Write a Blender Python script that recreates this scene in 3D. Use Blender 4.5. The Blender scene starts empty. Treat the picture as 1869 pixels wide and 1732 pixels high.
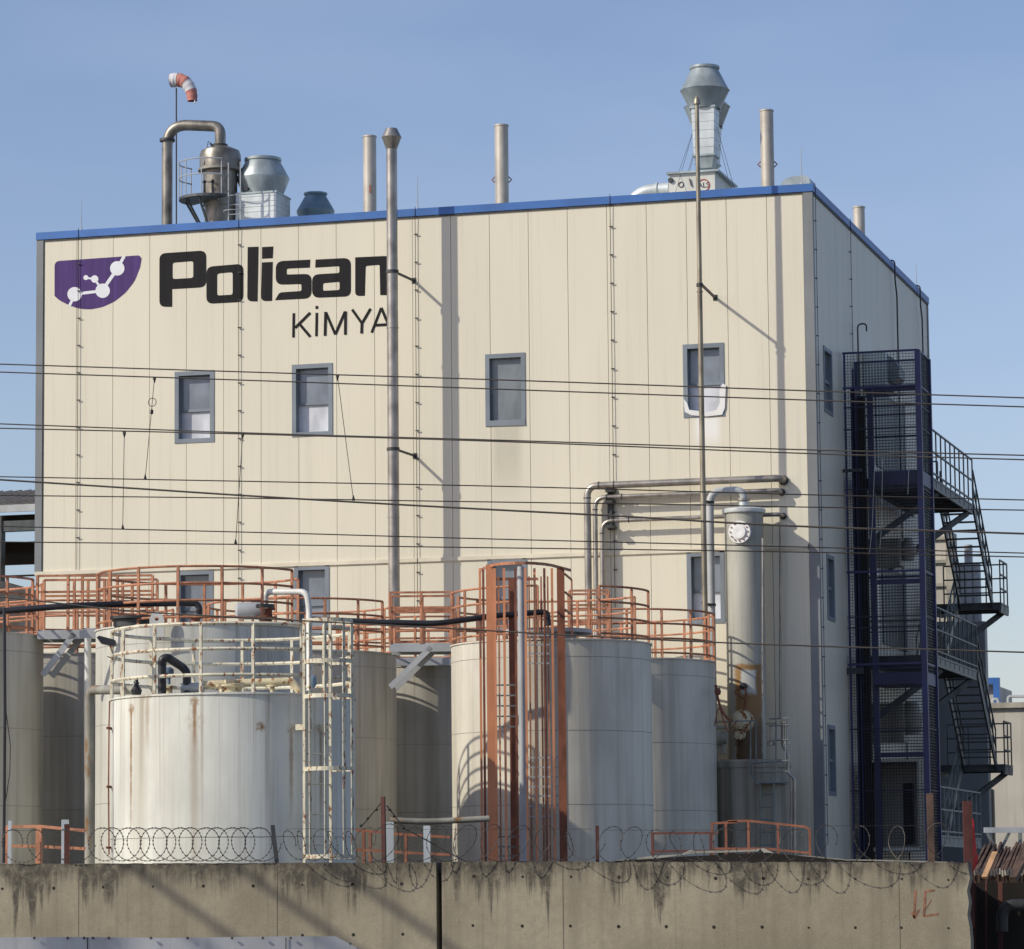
import bpy, math, random
from mathutils import Vector as V, Matrix
from mathutils.geometry import tessellate_polygon
random.seed(7)
SC = bpy.context.scene; COL = SC.collection
rad = math.radians
# ------------------------------------------------------------------ camera
FPX = 6445.33; YAW, PITCH, ROLL = rad(15.74075), rad(6.66436), rad(-0.535663)
CAM = V((0, 0, 2.2))
_F = V((-math.sin(YAW)*math.cos(PITCH), math.cos(YAW)*math.cos(PITCH), math.sin(PITCH)))
_r = V((math.cos(YAW), math.sin(YAW), 0)); _u = _r.cross(_F)
_R = _r*math.cos(ROLL) + _u*math.sin(ROLL); _U = _u*math.cos(ROLL) - _r*math.sin(ROLL)
FH = V((-math.sin(YAW), math.cos(YAW), 0)); RH = _r.copy()
cd = bpy.data.cameras.new('camera'); cam = bpy.data.objects.new('camera', cd); COL.objects.link(cam)
cd.sensor_width = 36; cd.lens = 36*FPX/1869; cd.clip_end = 6000; cd.clip_start = .5
m = Matrix.Identity(4)
for i in range(3):
    m[i][0] = _R[i]; m[i][1] = _U[i]; m[i][2] = -_F[i]; m[i][3] = CAM[i]
cam.matrix_world = m; SC.camera = cam
# ------------------------------------------------------------------ sky, sun, exposure
SUN_EL, SUN_AZ = rad(33), rad(50)          # azimuth: degrees left of the facade's outward normal
w = bpy.data.worlds.new('World'); SC.world = w; w.use_nodes = True
nt = w.node_tree; bg = nt.nodes['Background']
sky = nt.nodes.new('ShaderNodeTexSky'); sky.sky_type = 'NISHITA'; sky.sun_disc = False
sky.sun_elevation = SUN_EL; sky.sun_rotation = math.pi + SUN_AZ
sky.air_density = 1.0; sky.dust_density = .9; sky.ozone_density = 3.4; sky.altitude = 50
tint = nt.nodes.new('ShaderNodeMix'); tint.data_type = 'RGBA'; tint.blend_type = 'MULTIPLY'; tint.inputs[0].default_value = 1; tint.inputs[7].default_value = (1.11, .97, .98, 1)
tc = nt.nodes.new('ShaderNodeTexCoord'); mp = nt.nodes.new('ShaderNodeMapping'); mp.inputs['Scale'].default_value = (5, 5, 16); mp.inputs['Rotation'].default_value = (0, .25, 0)
nz = nt.nodes.new('ShaderNodeTexNoise'); nz.inputs['Scale'].default_value = 1.3; nz.inputs['Detail'].default_value = 6; nz.inputs['Roughness'].default_value = .5
mr = nt.nodes.new('ShaderNodeMapRange'); mr.inputs[1].default_value = .42; mr.inputs[2].default_value = .72; mr.inputs[3].default_value = 0; mr.inputs[4].default_value = .13
wisp = nt.nodes.new('ShaderNodeMix'); wisp.data_type = 'RGBA'; wisp.inputs[7].default_value = (4.6, 5.2, 6.2, 1)
nt.links.new(tc.outputs['Generated'], mp.inputs[0]); nt.links.new(mp.outputs[0], nz.inputs['Vector']); nt.links.new(nz.outputs['Fac'], mr.inputs[0])
nt.links.new(sky.outputs[0], tint.inputs[6]); nt.links.new(tint.outputs[2], wisp.inputs[6]); nt.links.new(mr.outputs[0], wisp.inputs[0]); nt.links.new(wisp.outputs[2], bg.inputs[0]); bg.inputs[1].default_value = 0.13
sd = V((-math.sin(SUN_AZ)*math.cos(SUN_EL), -math.cos(SUN_AZ)*math.cos(SUN_EL), math.sin(SUN_EL)))
sl = bpy.data.lights.new('sun', 'SUN'); sl.energy = 3.4; sl.angle = rad(0.6); sl.color = (1.0, .93, .79)
so = bpy.data.objects.new('sun', sl); COL.objects.link(so); so.rotation_euler = sd.to_track_quat('Z', 'Y').to_euler(); so.location = (-60, -40, 60)
SC.view_settings.view_transform = 'Standard'; SC.view_settings.look = 'None'; SC.view_settings.exposure = 0.06; SC.view_settings.gamma = 1

# ------------------------------------------------------------------ pixel measures -> metres
def ray(u, v): return _F + _R*((u-934.5)/FPX) - _U*((v-866)/FPX)
def PY(u, v, Y): d = ray(u, v); return CAM + d*(Y/d.y)
def PX(u, v, X): d = ray(u, v); return CAM + d*(X/d.x)
def PD(u, v, D): d = ray(u, v); return CAM + d*(D/d.dot(FH))
def LW(d, l, z): p = FH*d + RH*l; return V((p.x, p.y, z))
Y0 = 83.5; XL, XR, ZT, ZF, YB = -36.25, -15.893, 19.16, 10.32, 101.17

# ------------------------------------------------------------------ mesh builder
class MB:
    def __init__(s): s.v = []; s.f = []; s.sm = False
    def add(s, vs, fs):
        o = len(s.v); s.v += [V(p) for p in vs]; s.f += [tuple(i+o for i in f) for f in fs]; return s
    def box(s, a, b):
        x0, x1 = sorted((a[0], b[0])); y0, y1 = sorted((a[1], b[1])); z0, z1 = sorted((a[2], b[2]))
        return s.add([(x0,y0,z0),(x1,y0,z0),(x1,y1,z0),(x0,y1,z0),(x0,y0,z1),(x1,y0,z1),(x1,y1,z1),(x0,y1,z1)],
              [(0,3,2,1),(4,5,6,7),(0,1,5,4),(1,2,6,5),(2,3,7,6),(3,0,4,7)])
    def beam(s, p, q, w, h=None, up=(0,0,1)):
        p, q = V(p), V(q); h = h or w; d = (q-p).normalized(); up = V(up)
        if abs(d.dot(up)) > .97: up = V((0,1,0)) if abs(d.y) < .9 else V((1,0,0))
        a = d.cross(up).normalized(); b = a.cross(d)
        vs = [e + a*(w/2*i) + b*(h/2*j) for e in (p, q) for i, j in ((-1,-1),(1,-1),(1,1),(-1,1))]
        return s.add(vs, [(0,1,2,3),(7,6,5,4),(0,4,5,1),(1,5,6,2),(2,6,7,3),(3,7,4,0)])
    def path(s, pts, r, n=10, closed=False, cap=True):
        s.sm = True; pts = [V(p) for p in pts]; N = len(pts)
        rr = r if isinstance(r, (list, tuple)) else [r]*N
        T = []
        for i in range(N):
            a = pts[i-1] if (i > 0 or closed) else pts[i]; b = pts[(i+1) % N] if (i < N-1 or closed) else pts[i]
            T.append((b-a).normalized())
        ref = V((0,0,1)) if abs(T[0].z) < .9 else V((0,1,0))
        A = T[0].cross(ref).normalized(); vs = []; fs = []
        for i in range(N):
            A = (A - T[i]*A.dot(T[i])).normalized(); B = T[i].cross(A)
            vs += [pts[i] + (A*math.cos(2*math.pi*k/n) + B*math.sin(2*math.pi*k/n))*rr[i] for k in range(n)]
        for i in range(N if closed else N-1):
            j = (i+1) % N
            fs += [(i*n+k, i*n+(k+1) % n, j*n+(k+1) % n, j*n+k) for k in range(n)]
        if cap and not closed: fs += [tuple(range(n))[::-1], tuple((N-1)*n+k for k in range(n))]
        return s.add(vs, fs)
    def tube(s, p, q, r, n=10): return s.path([p, q], r, n)
    def ring(s, c, R, r, a0=0, a1=360, n=6, seg=48):
        """arc round vertical axis; angles in degrees, 0 = towards the viewer's side, positive = right"""
        full = abs(a1-a0) >= 360; N = max(3, int(seg*abs(a1-a0)/360))
        pts = [V(c) + (-FH*math.cos(rad(a0+(a1-a0)*i/N)) + RH*math.sin(rad(a0+(a1-a0)*i/N)))*R for i in range(N if full else N+1)]
        return s.path(pts, r, n, closed=full)
    def lathe(s, c, prof, n=48, axis=(0,0,1), cap=True):
        s.sm = True; c = V(c); ax = V(axis).normalized(); ref = V((1,0,0)) if abs(ax.x) < .9 else V((0,1,0))
        A = ax.cross(ref).normalized(); B = ax.cross(A); vs = []; fs = []
        for r, z in prof: vs += [c + ax*z + (A*math.cos(2*math.pi*k/n) + B*math.sin(2*math.pi*k/n))*r for k in range(n)]
        for i in range(len(prof)-1): fs += [(i*n+k, i*n+(k+1) % n, (i+1)*n+(k+1) % n, (i+1)*n+k) for k in range(n)]
        if cap: fs += [tuple(range(n))[::-1], tuple((len(prof)-1)*n+k for k in range(n))]
        return s.add(vs, fs)
    def poly(s, outer, holes=()):
        loops = [[V(p) for p in outer]] + [[V(p) for p in h] for h in holes]
        flat = [p for l in loops for p in l]
        return s.add(flat, [tuple(t) for t in tessellate_polygon(loops)])
    def slab(s, outer, holes, off):
        """flat outline given a real thickness along off"""
        off = V(off); loops = [[V(p) for p in outer]] + [[V(p) for p in h] for h in holes]
        flat = [p for l in loops for p in l]; n = len(flat); tris = tessellate_polygon(loops)
        fs = [tuple(t) for t in tris] + [tuple(i+n for i in reversed(t)) for t in tris]; k = 0
        for l in loops:
            m_ = len(l)
            fs += [(k+i, k+(i+1) % m_, n+k+(i+1) % m_, n+k+i) for i in range(m_)]; k += m_
        return s.add(flat + [p+off for p in flat], fs)
def fillet(pts, r, n=7):
    pts = [V(p) for p in pts]; out = [pts[0]]
    for i in range(1, len(pts)-1):
        a = (pts[i-1]-pts[i]); b = (pts[i+1]-pts[i]); k = min(r, a.length*.49, b.length*.49)
        p = pts[i] + a.normalized()*k; q = pts[i] + b.normalized()*k
        for j in range(n+1):
            t = j/n; out.append(p*(1-t)**2 + pts[i]*2*t*(1-t) + q*t*t)
    return out + [pts[-1]]
LOC = {}
def obj(name, mb, mat, parent=None, label=None):
    o = LOC.get(parent, V((0,0,0))) if parent else V((0,0,0))
    me = bpy.data.meshes.new(name); me.from_pydata([tuple(p-o) for p in mb.v], [], mb.f); me.update()
    ob = bpy.data.objects.new(name, me); COL.objects.link(ob)
    import bmesh
    bm = bmesh.new(); bm.from_mesh(me); bmesh.ops.recalc_face_normals(bm, faces=bm.faces); bm.to_mesh(me); bm.free()
    if mb.sm: me.shade_smooth(); me.set_sharp_from_angle(angle=rad(38))
    if mat: me.materials.append(mat)
    if parent: ob.parent = parent; LOC[ob] = o
    if label: ob['label'] = label
    return ob
def thing(name, label, cat, loc, group=None):
    e = bpy.data.objects.new(name, None); COL.objects.link(e); e.location = loc; e.empty_display_size = .2
    e['label'] = label; e['category'] = cat; LOC[e] = V(loc)
    if group: e['group'] = group
    return e
def solo(name, mb, mat, label, cat, group=None, kind=None):
    """a thing that is one mesh, its origin at its base"""
    n = len(mb.v); c = V((sum(p.x for p in mb.v)/n, sum(p.y for p in mb.v)/n, min(p.z for p in mb.v)))
    me = bpy.data.objects.new('tmp', None); LOC[me] = c
    o = obj(name, mb, mat, None); o.data.transform(Matrix.Translation(-c)); o.location = c; LOC[o] = c
    bpy.data.objects.remove(me)
    o['label'] = label; o['category'] = cat
    if group: o['group'] = group
    if kind: o['kind'] = kind
    return o
def structure(name, mb, mat):
    o = obj(name, mb, mat); o['kind'] = 'structure'; return o

# ------------------------------------------------------------------ materials
class NT:
    def __init__(s, name, rough=.6, metal=0.0):
        s.m = bpy.data.materials.new(name); s.m.use_nodes = True; s.t = s.m.node_tree
        s.b = s.t.nodes['Principled BSDF']; s.b.inputs['Roughness'].default_value = rough; s.b.inputs['Metallic'].default_value = metal
        g = s.t.nodes.new('ShaderNodeNewGeometry'); s.pos = g.outputs['Position']
    def link(s, a, b): s.t.links.new(a, b)
    def val(s, sock, x):
        if hasattr(x, 'is_output') or hasattr(x, 'links'): s.link(x, sock)
        else: sock.default_value = x
    def math(s, op, a, b=0.0, c=0.0, clamp=False):
        n = s.t.nodes.new('ShaderNodeMath'); n.operation = op; n.use_clamp = clamp
        for i, x in enumerate((a, b, c)): s.val(n.inputs[i], x)
        return n.outputs[0]
    def scale(s, sc, src=None, off=(0,0,0)):
        n = s.t.nodes.new('ShaderNodeMapping'); s.link(src or s.pos, n.inputs[0]); n.inputs['Scale'].default_value = sc; n.inputs['Location'].default_value = off
        return n.outputs[0]
    def noise(s, vec, scale=1, detail=4, rough=.55):
        n = s.t.nodes.new('ShaderNodeTexNoise'); s.link(vec, n.inputs['Vector']); n.inputs['Scale'].default_value = scale
        n.inputs['Detail'].default_value = detail; n.inputs['Roughness'].default_value = rough; return n.outputs['Fac']
    def ramp(s, f, lo, hi, a=0.0, b=1.0):
        n = s.t.nodes.new('ShaderNodeMapRange'); n.interpolation_type = 'SMOOTHSTEP'
        for i, x in enumerate((f, lo, hi, a, b)): s.val(n.inputs[i], x)
        return n.outputs[0]
    def mix(s, f, a, b, mode='MIX'):
        n = s.t.nodes.new('ShaderNodeMix'); n.data_type = 'RGBA'; n.blend_type = mode
        s.val(n.inputs[0], f)
        for k, x in ((6, a), (7, b)):
            if isinstance(x, (tuple, list)): n.inputs[k].default_value = (*x, 1)
            else: s.link(x, n.inputs[k])
        return n.outputs[2]
    def sep(s):
        n = s.t.nodes.new('ShaderNodeSeparateXYZ'); s.link(s.pos, n.inputs[0]); return n.outputs
    def color(s, c): s.val(s.b.inputs['Base Color'], (*c, 1) if isinstance(c, (tuple, list)) else c)
    def bump(s, h, strength=.3, dist=.02):
        n = s.t.nodes.new('ShaderNodeBump'); n.inputs['Strength'].default_value = strength; n.inputs['Distance'].default_value = dist
        s.link(h, n.inputs['Height']); s.link(n.outputs[0], s.b.inputs['Normal'])
def worn(name, base, rough=.55, metal=0.0, var=.18, vscale=1.5, streak=0.0, streakcol=(.12,.10,.08), rust=0.0, rustcol=(.16,.06,.02), rscale=3.0, bump=.15, kx=5.0, rstretch=1.0):
    n = NT(name, rough, metal)
    dark = tuple(c*(1-var*1.6) for c in base); lite = tuple(min(1, c*(1+var*.7)) for c in base)
    a = n.noise(n.scale((1,1,.6)), vscale, 5)
    col = n.mix(n.ramp(a, .3, .7), dark, lite)
    if streak:
        b = n.noise(n.scale((kx, kx, kx*.035)), 1.0, 5, .6); c2 = n.noise(n.scale((1,1,.4), off=(7,3,1)), .8, 3)
        f = n.math('MULTIPLY', n.ramp(b, .48, .72), n.ramp(c2, .3, .65)); col = n.mix(n.math('MULTIPLY', f, streak, clamp=True), col, streakcol)
    if rust:
        c = n.noise(n.scale((1,1,rstretch), off=(3,9,5)), rscale, 7, .65); f = n.ramp(c, 1-rust*.62-.06, 1-rust*.62+.02)
        rc = n.mix(n.noise(n.pos, rscale*4, 3), rustcol, tuple(x*2.1 for x in rustcol)); col = n.mix(f, col, rc)
        n.val(n.b.inputs['Roughness'], n.ramp(f, 0, 1, rough, .85))
    n.color(col)
    if bump: n.bump(n.noise(n.pos, vscale*14, 4), bump, .01)
    return n.m
M = {}
# facade cladding: cream sheet with fine ribs, faint dirt
def cladding(name, base, alongy=False):
    n = NT(name, .48); x, y, z = n.sep(); c = y if alongy else x
    rib = n.math('SINE', n.math('MULTIPLY', c, 2*math.pi/.1)); rb = n.ramp(rib, .3, .95)
    pan = n.math('FLOOR', n.math('MULTIPLY', n.math('ADD', c, 17.01), 1/1.008))
    wn = n.t.nodes.new('ShaderNodeTexWhiteNoise'); wn.noise_dimensions = '1D'; n.link(pan, wn.inputs['W'])
    big = n.noise(n.scale((.5,.5,.12)), 1, 4); st = n.noise(n.scale((9,9,.22)), 1, 5, .6)
    f = n.math('ADD', n.math('MULTIPLY', rb, .06), n.math('ADD', n.math('MULTIPLY', wn.outputs['Value'], .08), n.math('ADD', n.math('MULTIPLY', n.ramp(big,.3,.7), .22), n.math('MULTIPLY', n.ramp(st,.5,.75), .22))))
    col = n.mix(n.math('MULTIPLY', f, 1.0, clamp=True), base, tuple(q*.72 for q in base))
    # runs of dirt creeping down from the flashings
    low = n.math('MULTIPLY', n.ramp(z, 1.5, 7, 1, 0), n.ramp(st, .35, .7)); col = n.mix(n.math('MULTIPLY', low, .35), col, (.22,.20,.15))
    if not alongy:      # white run under the patched window, grey dribble under the sealed one
        for (u_, v_, hw, hh, c_, st_) in ((1291, 765, .42, .85, (.86,.86,.86), .75), (925, 782, .5, 2.2, (.30,.28,.21), .38)):
            q = PY(u_, v_, Y0); dx = n.math('ABSOLUTE', n.math('SUBTRACT', x, q.x)); dz = n.math('SUBTRACT', q.z, z)
            e_ = n.math('ADD', n.ramp(dx, hw*.4, hw, 1, 0), n.math('MULTIPLY', n.math('SUBTRACT', st, .5), .6), clamp=True)
            m_ = n.math('MULTIPLY', e_, n.math('MULTIPLY', n.ramp(dz, -.1, .02), n.ramp(dz, hh*.3, hh, 1, 0)))
            col = n.mix(n.math('MULTIPLY', m_, st_, clamp=True), col, c_)
    n.color(col); n.bump(rib, .05, .003); return n.m
M['cream'] = cladding('cream_cladding', (.74,.695,.555))
M['cream_side'] = cladding('cream_cladding_side', (.74,.695,.575), True)
M['joint'] = worn('joint_dark', (.34,.31,.24), .8, bump=0)
M['blue_trim'] = worn('blue_fascia', (.045,.155,.45), .45, var=.12, vscale=.8, bump=0)
M['grey_trim'] = worn('grey_corner_sheet', (.20,.215,.225), .5, var=.12, vscale=.7, streak=.25, bump=0)
M['flash'] = worn('cream_flashing', (.72,.66,.52), .45, var=.08, bump=0)
M['frame'] = worn('window_grey', (.20,.235,.27), .5, var=.1, bump=0)
def pane(name, base, rough, bstr):
    n = NT(name, rough); a = n.noise(n.scale((1,1,.6)), 1.6, 3); col = n.mix(n.ramp(a,.35,.65), tuple(c*.8 for c in base), tuple(c*1.15 for c in base))
    n.color(col); n.bump(a, bstr, .05); n.b.inputs['IOR'].default_value = 1.6; return n.m
M['glass'] = pane('reflecting_glass', (.20,.225,.26), .12, .3)
M['film'] = pane('pale_film', (.62,.64,.68), .35, .1)
M['filmgrey'] = pane('grey_sealed_pane', (.17,.195,.21), .3, .3)
M['whitepaint'] = worn('white_sealant', (.78,.78,.76), .6, var=.05, bump=0)
def printed(name, base):
    n = NT(name, .75); x, y, z = n.sep(); n.b.inputs['Specular IOR Level'].default_value = .2
    f = n.math('FRACT', n.math('MULTIPLY', n.math('ADD', x, 17.01+1.008*60), 1/1.008)); e = n.math('MINIMUM', f, n.math('SUBTRACT', 1, f))
    col = n.mix(n.ramp(n.noise(n.scale((6,6,.4)), 1, 4), .35, .7), base, tuple(c*1.35 for c in base))
    n.color(n.mix(n.ramp(e, .006, .016, .6, 0), col, tuple(c*.35 for c in base))); return n.m
M['black_print'] = printed('black_lettering', (.014,.0135,.0145)); M['purple'] = printed('purple_emblem', (.075,.042,.15))
M['logowhite'] = worn('white_emblem', (.78,.80,.83), .5, var=.05, bump=0)
M['galv'] = worn('galvanised_duct', (.40,.46,.47), .42, .35, var=.22, vscale=2.2, bump=.1)
M['galvlight'] = worn('bright_sheet', (.62,.66,.66), .45, .35, var=.1, vscale=3, bump=.1)
M['steelpipe'] = worn('stainless_pipe', (.40,.37,.33), .36, .7, var=.22, vscale=3, streak=.35, rust=.10, rscale=5, bump=.1)
M['brownsteel'] = worn('browned_steel', (.27,.25,.215), .42, .55, var=.3, vscale=3, streak=.5, rust=.2, bump=.12)
M['stack'] = worn('beige_stack', (.50,.46,.40), .5, .25, var=.12, vscale=2.5, streak=.25, bump=.1)
M['tarnish'] = worn('tarnished_pipe', (.30,.265,.20), .45, .6, var=.25, vscale=2, streak=.3, bump=.05)
M['bluegalv'] = worn('blue_galvanised', (.17,.26,.32), .4, .4, var=.25, bump=.1)
def tankmat(name, base, streakcol, streak, rust, rustruns=(), bloom=None):
    n = NT(name, .52); x, y, z = n.sep()
    a = n.noise(n.scale((.7,.7,.35)), 1, 5); col = n.mix(n.ramp(a,.3,.7), tuple(c*.80 for c in base), tuple(c*1.1 for c in base))
    s1 = n.noise(n.scale((3.2,3.2,.10)), 1, 6, .62); s2 = n.noise(n.scale((11,11,.22)), 1, 4, .6)
    col = n.mix(n.math('MULTIPLY', n.ramp(s1,.46,.70), streak), col, streakcol)
    col = n.mix(n.math('MULTIPLY', n.ramp(s2,.52,.72), streak*.5), col, tuple(c*.8 for c in streakcol))
    if rust:
        top = n.ramp(z, rust[1]-rust[2], rust[1], 0, 1)
        s3 = n.noise(n.scale((8,8,.07), off=(5,2,0)), 1, 6, .68); f = n.math('MULTIPLY', n.ramp(s3,.54,.70), n.math('MULTIPLY', top, rust[0]), clamp=True)
        col = n.mix(f, col, (.22,.13,.06))
    for (c, th, z0, ln, wd, st) in rustruns:   # runs of rust below a fitting, each with a shape of its own
        dx = n.math('SUBTRACT', x, c.x+th.x); dy = n.math('SUBTRACT', y, c.y+th.y)
        d = n.math('SQRT', n.math('ADD', n.math('MULTIPLY', dx, dx), n.math('MULTIPLY', dy, dy)))
        wob = n.math('MULTIPLY', n.math('SUBTRACT', n.noise(n.scale((.3,.3,3)), 2, 3), .5), .06)
        dd = n.math('ADD', d, wob); rz = n.math('SUBTRACT', z0, z)
        line = n.math('MULTIPLY', n.ramp(dd, wd*.2, wd, 1, 0), n.math('MULTIPLY', n.ramp(rz, -.02, .05), n.ramp(rz, ln*.3, ln, 1, 0)))
        r2 = n.math('SQRT', n.math('ADD', n.math('MULTIPLY', d, d), n.math('MULTIPLY', rz, rz)))
        blob = n.math('MULTIPLY', n.ramp(r2, wd*.8, wd*2.4, 1, 0), n.ramp(n.noise(n.pos, 14, 3), .35, .6))
        f = n.math('MULTIPLY', n.math('MAXIMUM', line, blob), st, clamp=True); col = n.mix(f, col, (.27,.14,.05))
    if bloom:               # orange rust halo with a bare white middle and brown run-off below
        bc_, zt_, zm_, zb_ = bloom; wob = n.math('MULTIPLY', n.math('SUBTRACT', n.noise(n.pos, 5, 5, .7), .5), .16)
        lx = n.math('ADD', n.math('MULTIPLY', n.math('SUBTRACT', x, bc_.x+.02), RH.x), n.math('MULTIPLY', n.math('SUBTRACT', y, bc_.y), RH.y))
        ax = n.math('ADD', n.math('ABSOLUTE', lx), wob); zz_ = n.math('ADD', z, wob)
        body = n.math('MULTIPLY', n.ramp(ax, .27, .36, 1, 0), n.math('MULTIPLY', n.ramp(zz_, zt_-.02, zt_+.06, 1, 0), n.ramp(z, zb_-.3, zb_-.1)))
        col = n.mix(n.math('MULTIPLY', body, .97), col, (.27,.145,.045))
        lowm = n.math('MULTIPLY', body, n.ramp(z, zm_-.3, zm_-1.1)); col = n.mix(n.math('MULTIPLY', lowm, n.ramp(s1,.3,.6,.5,.95)), col, (.075,.045,.022))
        mid = n.math('MULTIPLY', n.ramp(ax, .16, .21, 1, 0), n.math('MULTIPLY', n.ramp(zz_, zt_-.16, zt_-.08, 1, 0), n.ramp(zz_, zm_-.12, zm_+.02))); col = n.mix(mid, col, (.50,.50,.46))
    n.color(col); n.bump(n.noise(n.scale((1,1,.3)), 3, 3), .12, .03); return n.m
M['orange'] = worn('faded_orange_rail', (.47,.20,.105), .62, var=.25, vscale=4, rust=.58, rscale=9, rustcol=(.10,.035,.018), bump=.1)
M['orangesteel'] = worn('orange_post_paint', (.68,.28,.135), .55, var=.14, vscale=1.6, rust=.40, rscale=8, bump=.05)
M['brownrail'] = worn('rust_brown_steel', (.24,.085,.045), .7, var=.25, vscale=3, rust=.3, rscale=5)
M['redbrown'] = worn('dark_red_steel', (.10,.030,.022), .7, var=.25, vscale=3)
M['creamrail'] = worn('cream_rusty_rail', (.67,.635,.49), .6, var=.12, vscale=3, rust=.66, rscale=15, rstretch=.45, bump=.2)
M['greysteel'] = worn('pale_grey_steel', (.42,.44,.45), .5, var=.12, vscale=1.5, streak=.2)
M['black'] = worn('black_rubber_pipe', (.025,.025,.03), .42, var=.2, bump=.05)
M['whitepipe'] = worn('white_pipe', (.66,.66,.62), .5, var=.1, vscale=2, rust=.2, rscale=4)
M['rustypipe'] = worn('grey_rusty_pipe', (.29,.28,.235), .55, var=.25, vscale=2, rust=.60, rscale=2.5, rustcol=(.14,.075,.03), rstretch=.4)
M['rustcream'] = worn('flaking_cream_pipe', (.66,.58,.38), .6, var=.15, vscale=5, rust=.66, rscale=5)
M['blueflange'] = worn('blue_grey_motor', (.13,.20,.29), .5, var=.2, vscale=6)
M['darksteel'] = worn('dark_steel', (.045,.048,.05), .55, var=.3, vscale=3)
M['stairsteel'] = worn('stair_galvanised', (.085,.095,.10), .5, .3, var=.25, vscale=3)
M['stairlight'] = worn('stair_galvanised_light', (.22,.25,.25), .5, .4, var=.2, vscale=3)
M['liftblue'] = worn('indigo_lift_steel', (.034,.037,.12), .5, var=.2, vscale=1.5)
M['liftdark'] = worn('dark_indigo_steel', (.018,.02,.045), .55, var=.2)
M['mesh'] = worn('grey_wire_mesh', (.04,.043,.055), .5, .4, var=.1, bump=0)
M['wirecoil'] = worn('dull_razor_wire', (.07,.062,.055), .55, .5, var=.3, vscale=8, rust=.3, bump=0)
M['cable'] = worn('brown_black_wire', (.018,.013,.011), .6, var=.2, bump=0)
M['cablegrey'] = worn('grey_stranded_cable', (.05,.043,.037), .6, var=.2, bump=0)
M['sockred'] = worn('faded_red_cloth', (.50,.20,.16), .8, var=.2, vscale=3)
M['sockwhite'] = worn('white_cloth', (.62,.62,.64), .8, var=.12, vscale=3)
M['acgreen'] = worn('pale_green_cabinet', (.62,.69,.66), .5, var=.1, bump=0)
M['cabinet'] = worn('white_cabinet', (.62,.62,.56), .5, var=.08, vscale=2, streak=.2)
M['slat'] = worn('rusted_slats', (.115,.07,.048), .75, var=.35, vscale=4, rust=.3)
M['slatend'] = worn('orange_wood', (.42,.25,.13), .75, var=.25, vscale=4)
M['red'] = worn('red_sheet', (.42,.02,.02), .4, var=.1)
M['roofsheet'] = worn('pale_torn_sheet', (.42,.40,.33), .6, var=.2, vscale=2, rust=.3)
M['offwhite'] = worn('rendered_white_wall', (.52,.49,.43), .8, var=.12, vscale=.6, streak=.35)
M['ground'] = worn('yard_ground', (.12,.11,.095), .9, var=.3, vscale=.3)
M['canopyroof'] = worn('canopy_roof', (.32,.29,.25), .6, var=.15, vscale=1.5)
M['sheetgrey'] = worn('grey_corrugated_sheet', (.52,.53,.54), .42, .35, var=.15, vscale=.6, streak=.3)
def concrete():
    n = NT('stained_concrete', .88); x, y, z = n.sep()
    a = n.noise(n.pos, .55, 6, .6); b = n.noise(n.pos, 7, 8, .75); g = n.noise(n.pos, 38, 3, .7)
    col = n.mix(n.ramp(a,.3,.7), (.215,.188,.13), (.335,.30,.215)); col = n.mix(n.math('MULTIPLY', n.ramp(b,.35,.75), .45), col, (.165,.142,.10))
    col = n.mix(n.math('MULTIPLY', n.ramp(g,.45,.75), .35), col, (.43,.39,.30))
    dep = n.math('SUBTRACT', 2.60, z)                   # depth below the coping
    s = n.noise(n.scale((2.1,3,.09)), 1, 7, .7); s1 = n.noise(n.scale((8,8,.5), off=(9,0,0)), 1, 5, .65); s2 = n.noise(n.scale((.5,.55,.05), off=(4,0,0)), 1, 3)
    lim = n.math('ADD', n.math('MULTIPLY', n.math('POWER', n.ramp(s,.34,.78), 1.8), 1.35), n.math('MULTIPLY', n.ramp(s1,.35,.7), .18))
    lim = n.math('MULTIPLY', lim, n.ramp(s2,.35,.6,.6,1.3))
    f = n.ramp(n.math('SUBTRACT', dep, lim), -.22, .26, 1, 0)
    mott = n.ramp(n.noise(n.scale((3,3,2.2)), 2.4, 8, .75), .28, .58, .2, .95)
    col = n.mix(n.math('MULTIPLY', f, mott), col, (.052,.046,.036))
    s3 = n.noise(n.scale((1.9,1.6,.03), off=(11,0,0)), 1, 6, .62); col = n.mix(n.math('MULTIPLY', n.ramp(s3,.46,.68), n.ramp(b,.2,.7,.5,.2)), col, (.105,.09,.065))
    s5 = n.noise(n.scale((6.5,6,.05), off=(21,0,0)), 1, 5, .6); col = n.mix(n.math('MULTIPLY', n.ramp(s5,.52,.70), .22), col, (.09,.078,.058))
    s4 = n.noise(n.scale((2.6,2.6,.02), off=(31,0,0)), 1, 3, .5); col = n.mix(n.math('MULTIPLY', n.ramp(s4,.66,.72), .45), col, (.17,.085,.045))
    pit = n.noise(n.scale((1,1,1), off=(2,2,2)), 21, 4, .6); col = n.mix(n.ramp(pit,.70,.75), col, (.06,.048,.034))
    n.color(col); n.bump(n.math('ADD', n.math('ADD', b, n.math('MULTIPLY', g, .4)), n.math('MULTIPLY', n.ramp(pit,.66,.74), -1.2)), .5, .015); return n.m
M['concrete'] = concrete()

# ------------------------------------------------------------------ ground
structure('ground', MB().add([(-3000,-400,0),(3000,-400,0),(3000,4500,0),(-3000,4500,0)], [(0,1,2,3)]), M['ground'])

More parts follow.
